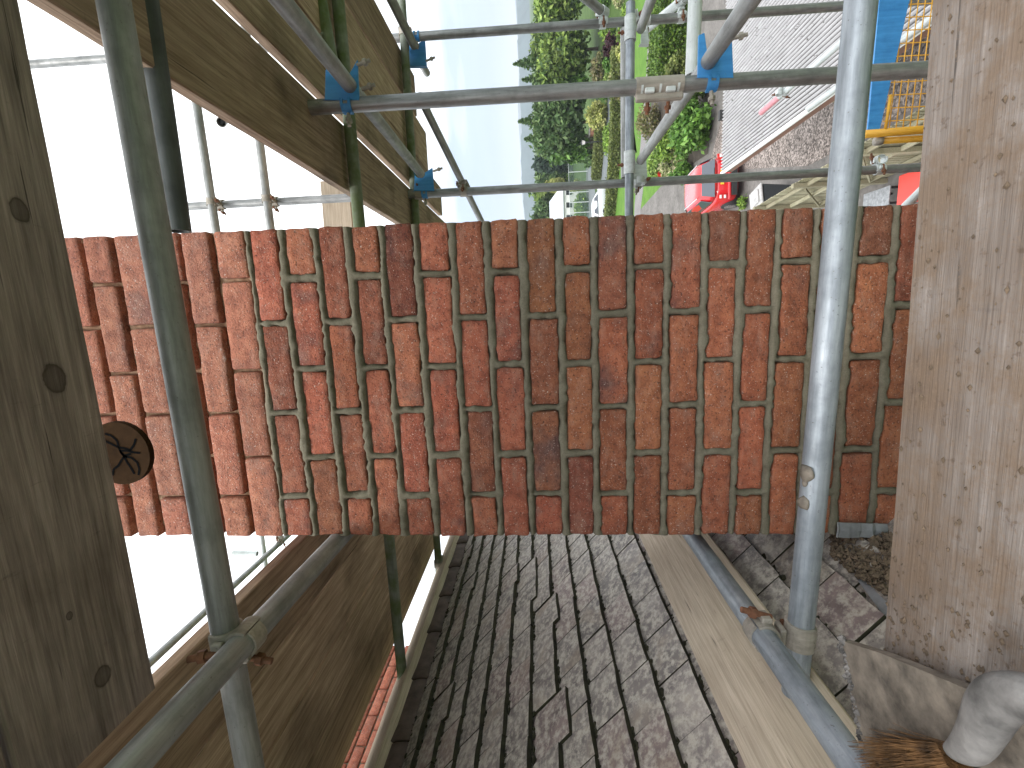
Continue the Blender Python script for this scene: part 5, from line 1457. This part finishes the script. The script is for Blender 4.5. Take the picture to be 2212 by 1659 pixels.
# ================================================================== CARS
def rrect(hw, y0, y1, n=28, p_=4.5):
    cy, hy = (y0 + y1) / 2, (y1 - y0) / 2; out = []
    for k in range(n):
        an = 2 * math.pi * k / n; c, s = math.cos(an), math.sin(an)
        out.append((hw * math.copysign(abs(c) ** (2 / p_), c), cy + hy * math.copysign(abs(s) ** (2 / p_), s)))
    return out
def loft(layers, close=True):
    bm = bmesh.new(); rows = []
    for z, hw, y0, y1 in layers: rows.append([bm.verts.new((x, y, z)) for x, y in rrect(hw, y0, y1)])
    n = len(rows[0])
    for a, b in zip(rows[:-1], rows[1:]):
        for k in range(n): bm.faces.new((a[k], a[(k + 1) % n], b[(k + 1) % n], b[k]))
    bm.faces.new(rows[-1]); bm.faces.new(rows[0][::-1])
    bmesh.ops.recalc_face_normals(bm, faces=bm.faces)
    return bm
def make_car(name, loc, rz, paint, label, detail=True, text=None):
    o = thing(name, loc, label, 'car', rot=(0, 0, rz))
    L = 3.65
    body = [(0.20, 0.74, 0.14, L - 0.14), (0.30, 0.80, 0.03, L - 0.03), (0.50, 0.825, 0.0, L), (0.66, 0.83, 0.02, L - 0.05), (0.84, 0.81, 0.05, L - 0.35), (0.93, 0.77, 0.08, L - 0.75), (0.955, 0.72, 0.12, L - 0.95)]
    link('body', bm_mesh(loft(body), 'body', True), MAT[paint], o)
    cab = [(0.92, 0.765, 0.07, 2.85), (1.10, 0.725, 0.16, 2.55), (1.28, 0.67, 0.27, 2.22), (1.40, 0.62, 0.36, 1.98), (1.46, 0.56, 0.45, 1.86), (1.485, 0.44, 0.62, 1.68)]
    link('cabin', bm_mesh(loft(cab), 'cabin', True), MAT[paint], o)
    def cabpt(z):
        for (z0, h0, a0, b0), (z1, h1, a1, b1) in zip(cab[:-1], cab[1:]):
            if z0 <= z <= z1:
                f = (z - z0) / (z1 - z0); return h0 + (h1 - h0) * f, a0 + (a1 - a0) * f, b0 + (b1 - b0) * f
    def panel(nm, pts, mat, nrm, th=0.02):
        bm = poly_prism(pts, nrm, th); bmesh.ops.bevel(bm, geom=list(bm.edges), offset=0.006, segments=1, affect='EDGES'); return link(nm, bm_mesh(bm, nm), MAT[mat], o)
    h1, a1, b1 = cabpt(1.00); h2, a2, b2 = cabpt(1.36)
    panel('rear_window', [Vector((-h1 * .84, a1 - .012, 1.0)), Vector((h1 * .84, a1 - .012, 1.0)), Vector((h2 * .80, a2 - .012, 1.36)), Vector((-h2 * .80, a2 - .012, 1.36))], 'car_glass', Vector((0, 1, 0)))
    panel('windscreen', [Vector((-h1 * .84, b1 + .012, 1.0)), Vector((h1 * .84, b1 + .012, 1.0)), Vector((h2 * .80, b2 + .012, 1.36)), Vector((-h2 * .80, b2 + .012, 1.36))], 'car_glass', Vector((0, -1, 0)))
    for s in (-1, 1):
        for (ya, yb) in ((0.42, 1.12), (1.18, 2.28)):
            yb2 = min(yb, b2 - 0.15)
            panel('side_window', [Vector((s * (h1 + .006), max(ya - .05, .3), 1.0)), Vector((s * (h1 + .006), yb, 1.0)), Vector((s * (h2 + .008), yb2, 1.34)), Vector((s * (h2 + .008), ya + .08, 1.34))], 'car_glass', Vector((-s, 0, 0)))
        tl = panel('tail_light', [Vector((s * 0.56, 0.03, 0.66)), Vector((s * 0.76, 0.055, 0.66)), Vector((s * 0.75, 0.07, 0.95)), Vector((s * 0.60, 0.05, 0.95))], 'lamp_red', Vector((0, 1, 0)), 0.05)
        tl.location.y = -0.035
        for zz in (0.72, 0.86):
            bm = bmesh.new(); box_bm(bm, 0.11, 0.02, 0.07, (s * 0.665, 0.0, zz), 0.008); link('lens', bm_mesh(bm, 'lens'), MAT['lamp_clear'], tl)
        mbm = bmesh.new(); box_bm(mbm, 0.17, 0.10, 0.12, (s * 0.90, 2.22, 1.02), 0.03); link('mirror', bm_mesh(mbm, 'mirror'), MAT[paint], o)
        rbm = bmesh.new(); box_bm(rbm, 0.03, 1.35, 0.02, (s * 0.555, 1.15, 1.465), 0.005); link('roof_strip', bm_mesh(rbm, 'roof_strip'), MAT['chrome' if paint == 'car_red' else 'rubber'], o)
        for y in (0.62, 2.98):
            wbm = bmesh.new(); cyl_bm(wbm, 0.295, 0.19, Matrix.Translation((s * 0.74, y, 0.295)) @ Matrix.Rotation(math.pi / 2, 4, 'Y'), 26)
            wo_ = link('tyre', bm_mesh(wbm, 'tyre'), MAT['rubber'], o)
            wbm = bmesh.new(); cyl_bm(wbm, 0.19, 0.02, Matrix.Translation((s * 0.838, y, 0.295)) @ Matrix.Rotation(math.pi / 2, 4, 'Y'), 20); link('rim', bm_mesh(wbm, 'rim'), MAT['chrome'], wo_)
    bb_ = bmesh.new(); box_bm(bb_, 1.25, 0.05, 0.20, (0, -0.012, 0.40), 0.02); link('bumper_insert', bm_mesh(bb_, 'bumper'), MAT['rubber'], o)
    bb_ = bmesh.new(); box_bm(bb_, 1.5, 0.09, 0.10, (0, 0.0, 0.56), 0.03); link('bumper', bm_mesh(bb_, 'bumper'), MAT[paint], o)
    pb_ = bmesh.new(); box_bm(pb_, 0.52, 0.016, 0.11, (0, -0.012, 0.80), 0.003); pl_ = link('number_plate', bm_mesh(pb_, 'plate'), MAT['plate_yellow'], o)
    if text:
        cu = bpy.data.curves.new('plate_text', 'FONT'); cu.body = text; cu.size = 0.10; cu.align_x = 'CENTER'; cu.extrude = 0.001
        tmp = bpy.data.objects.new('tmp', cu); COL.objects.link(tmp)
        dg = bpy.context.evaluated_depsgraph_get(); dg.update()
        tme = bpy.data.meshes.new_from_object(tmp.evaluated_get(dg)); bpy.data.objects.remove(tmp)
        tme.materials.clear()
        to_ = link('plate_letters', tme, MAT['rubber'], pl_); to_.matrix_basis = Matrix.Translation((0.16, -0.0225, 0.765)) @ Matrix.Rotation(math.pi / 2, 4, 'X')
    wip = bmesh.new(); box_bm(wip, 0.42, 0.015, 0.015, (0.12, a1 - 0.01, 1.02), 0.003); link('wiper', bm_mesh(wip, 'wiper'), MAT['rubber'], o)
    return o
ct = at_y(1540, 382, 16.6)
make_car('parked_car', (ct.x, ct.y, 0), math.radians(4), 'car_red', 'red hatchback parked on the drive seen from behind', text='DP')
wc = G(1317, 433)
make_car('parked_car', (wc.x - 1.6, wc.y + 0.9, 0.012), math.radians(-80), 'car_white', 'white car parked on the street behind the long hedge')

# ================================================================== FAR HOUSES, COURT, HILLS
def far_house(px, py, wpx, hwall, hroof, dpt, wallm, roofm, label, hip=0.0, rz=0.0, wins=3):
    c = G(px, py); s = c.y / F; wd = wpx * s
    o = thing('bungalow', c, label, 'house', 'far houses', rot=(0, 0, rz))
    vs_ = [(-wd / 2, 0, 0), (wd / 2, 0, 0), (wd / 2, dpt, 0), (-wd / 2, dpt, 0), (-wd / 2, 0, hwall), (wd / 2, 0, hwall), (wd / 2, dpt, hwall), (-wd / 2, dpt, hwall)]
    link('wall', plain_mesh('wall', vs_, [(0, 1, 5, 4), (1, 2, 6, 5), (2, 3, 7, 6), (3, 0, 4, 7), (4, 5, 6, 7)]), MAT[wallm], o)
    e_ = 0.35
    rv = [(-wd / 2 - e_, -e_, hwall - .05), (wd / 2 + e_, -e_, hwall - .05), (wd / 2 + e_, dpt + e_, hwall - .05), (-wd / 2 - e_, dpt + e_, hwall - .05), (-wd / 2 - e_ + hip, dpt / 2, hwall + hroof), (wd / 2 + e_ - hip, dpt / 2, hwall + hroof)]
    link('roof', plain_mesh('roof', rv, [(0, 1, 5, 4), (1, 2, 5), (2, 3, 4, 5), (3, 0, 4), (0, 3, 2, 1)]), MAT[roofm], o)
    for k in range(wins):
        x = -wd / 2 + wd * (k + 0.5) / wins
        wn = box('window', min(1.4, wd / wins * .5), 0.12, 1.1, 'white_wall', o, Matrix.Translation((x, -0.03, 1.45)))
        box('pane', min(1.2, wd / wins * .42), 0.05, 0.9, 'window_dark', wn, Matrix.Translation((0, -0.055, 0)))
far_house(1250, 442, 74, 2.4, 1.9, 9, 'white_wall', 'grey_roof', 'white bungalow with broad pale roof next to the chimney edge', 1.5)
far_house(1236, 366, 22, 2.6, 1.9, 8, 'white_wall', 'white_wall', 'white gabled house behind the tennis court', 0, 0.35, 2)
far_house(1236, 335, 26, 2.4, 2.1, 8, 'brown_roof', 'brown_roof', 'brown roofed house left of the white gable', 0.8, 0, 2)
far_house(1222, 385, 60, 2.8, 0.4, 8, 'white_wall', 'grey_roof', 'long low flat roofed building behind the gable', 0, 0, 5)
# tennis court fence
m, t, p = newmat('net_mesh'); p.inputs['Base Color'].default_value = (0.10, 0.16, 0.12, 1); p.inputs['Alpha'].default_value = 0.45; p.inputs['Roughness'].default_value = 0.8
ca_, cb_ = G(1268, 326), G(1274, 480)
cf = thing('court_fence', ca_, 'tall green mesh tennis court fence with pale posts', 'fence'); hh = 2.4
me = plain_mesh('mesh_panel', [Vector((0, 0, 0)), cb_ - ca_, cb_ - ca_ + Z_ * hh, Z_ * hh], [(0, 1, 2, 3)]); link('mesh_panel', me, MAT['net_mesh'], cf)
for k in range(8):
    b0_ = (cb_ - ca_) * (k / 7); box('post', 0.09, 0.09, hh + 0.1, 'galv_white', cf, Matrix.Translation(b0_ + Z_ * hh / 2))
box('rail', (cb_ - ca_).length, 0.05, 0.05, 'galv_white', cf, mat4(frame_from(cb_ - ca_) @ Matrix.Rotation(math.pi / 2, 3, 'Y'), (cb_ - ca_) / 2 + Z_ * hh))
# lamp post and brick pillar
lp = G(1307, 305)
o = thing('lamp_post', lp, 'slim black lamp post in front of the road hedge', 'lamp post')
box('pole', 0.09, 0.09, 1.9, 'rubber', o, Matrix.Translation((0, 0, 0.95)))
bm = bmesh.new(); cyl_bm(bm, 0.14, 0.3, Matrix.Translation((0, 0, 2.05)), 8, 0.22); link('lantern', bm_mesh(bm, 'lantern'), MAT['lamp_clear'], o)
bm = bmesh.new(); cyl_bm(bm, 0.24, 0.12, Matrix.Translation((0, 0, 2.26)), 8, 0.04); link('cap', bm_mesh(bm, 'cap'), MAT['rubber'], o)
pp = G(1294, 285)
o = thing('gate_pillar', pp, 'square brick gate pillar under the dark tree', 'pillar')
box('shaft', 0.6, 0.6, 0.95, 'gallery_wall', o, Matrix.Translation((0, 0, 0.475))); box('cap', 0.72, 0.72, 0.1, 'concrete', o, Matrix.Translation((0, 0, 1.0)))
# hills
def hills(name, dist, base_h, amp, seed, x0, x1, n=240, bumps=1.0):
    vs_, fs_ = [], []
    for i in range(n + 1):
        x = x0 + (x1 - x0) * i / n
        h = base_h + amp * mnoise.noise((x / dist * 2.2, seed, 0)) + amp * .35 * mnoise.noise((x / dist * 9, seed, 4)) + bumps * abs(mnoise.noise((x / dist * 70, seed, 9)))*amp*.22
        vs_ += [(x, dist - 60, -1), (x, dist, max(h, 2)), (x, dist + 400, max(h * 1.05, 2)), (x, dist + 900, -1)]
    for i in range(n):
        a = i * 4
        for k in range(3): fs_.append((a + k, a + 4 + k, a + 5 + k, a + 1 + k))
    o = link(name, plain_mesh(name, vs_, fs_), MAT['hills_far']); tag(o, kind='structure')
hills('hills', 900, 20, 10, 3.3, -1800, 2400, 420, 3.0)
hills('far_hills', 2400, 58, 60, 8.1, -4000, 5200, 300, 0.6)

# ================================================================== AIR
bm = bmesh.new(); box_bm(bm, 9000, 7600, 140, (0, 2700, 69))
hz = link('haze', bm_mesh(bm, 'haze')); tag(hz, kind='stuff')
mh = bpy.data.materials.new('haze'); mh.use_nodes = True; th = mh.node_tree; th.nodes.clear()
oh = th.nodes.new('ShaderNodeOutputMaterial'); pv = th.nodes.new('ShaderNodeVolumePrincipled')
pv.inputs['Color'].default_value = (0.86, 0.92, 1.0, 1); pv.inputs['Density'].default_value = 0.00042; pv.inputs['Anisotropy'].default_value = 0.2
th.links.new(pv.outputs[0], oh.inputs['Volume']); hz.data.materials.append(mh)
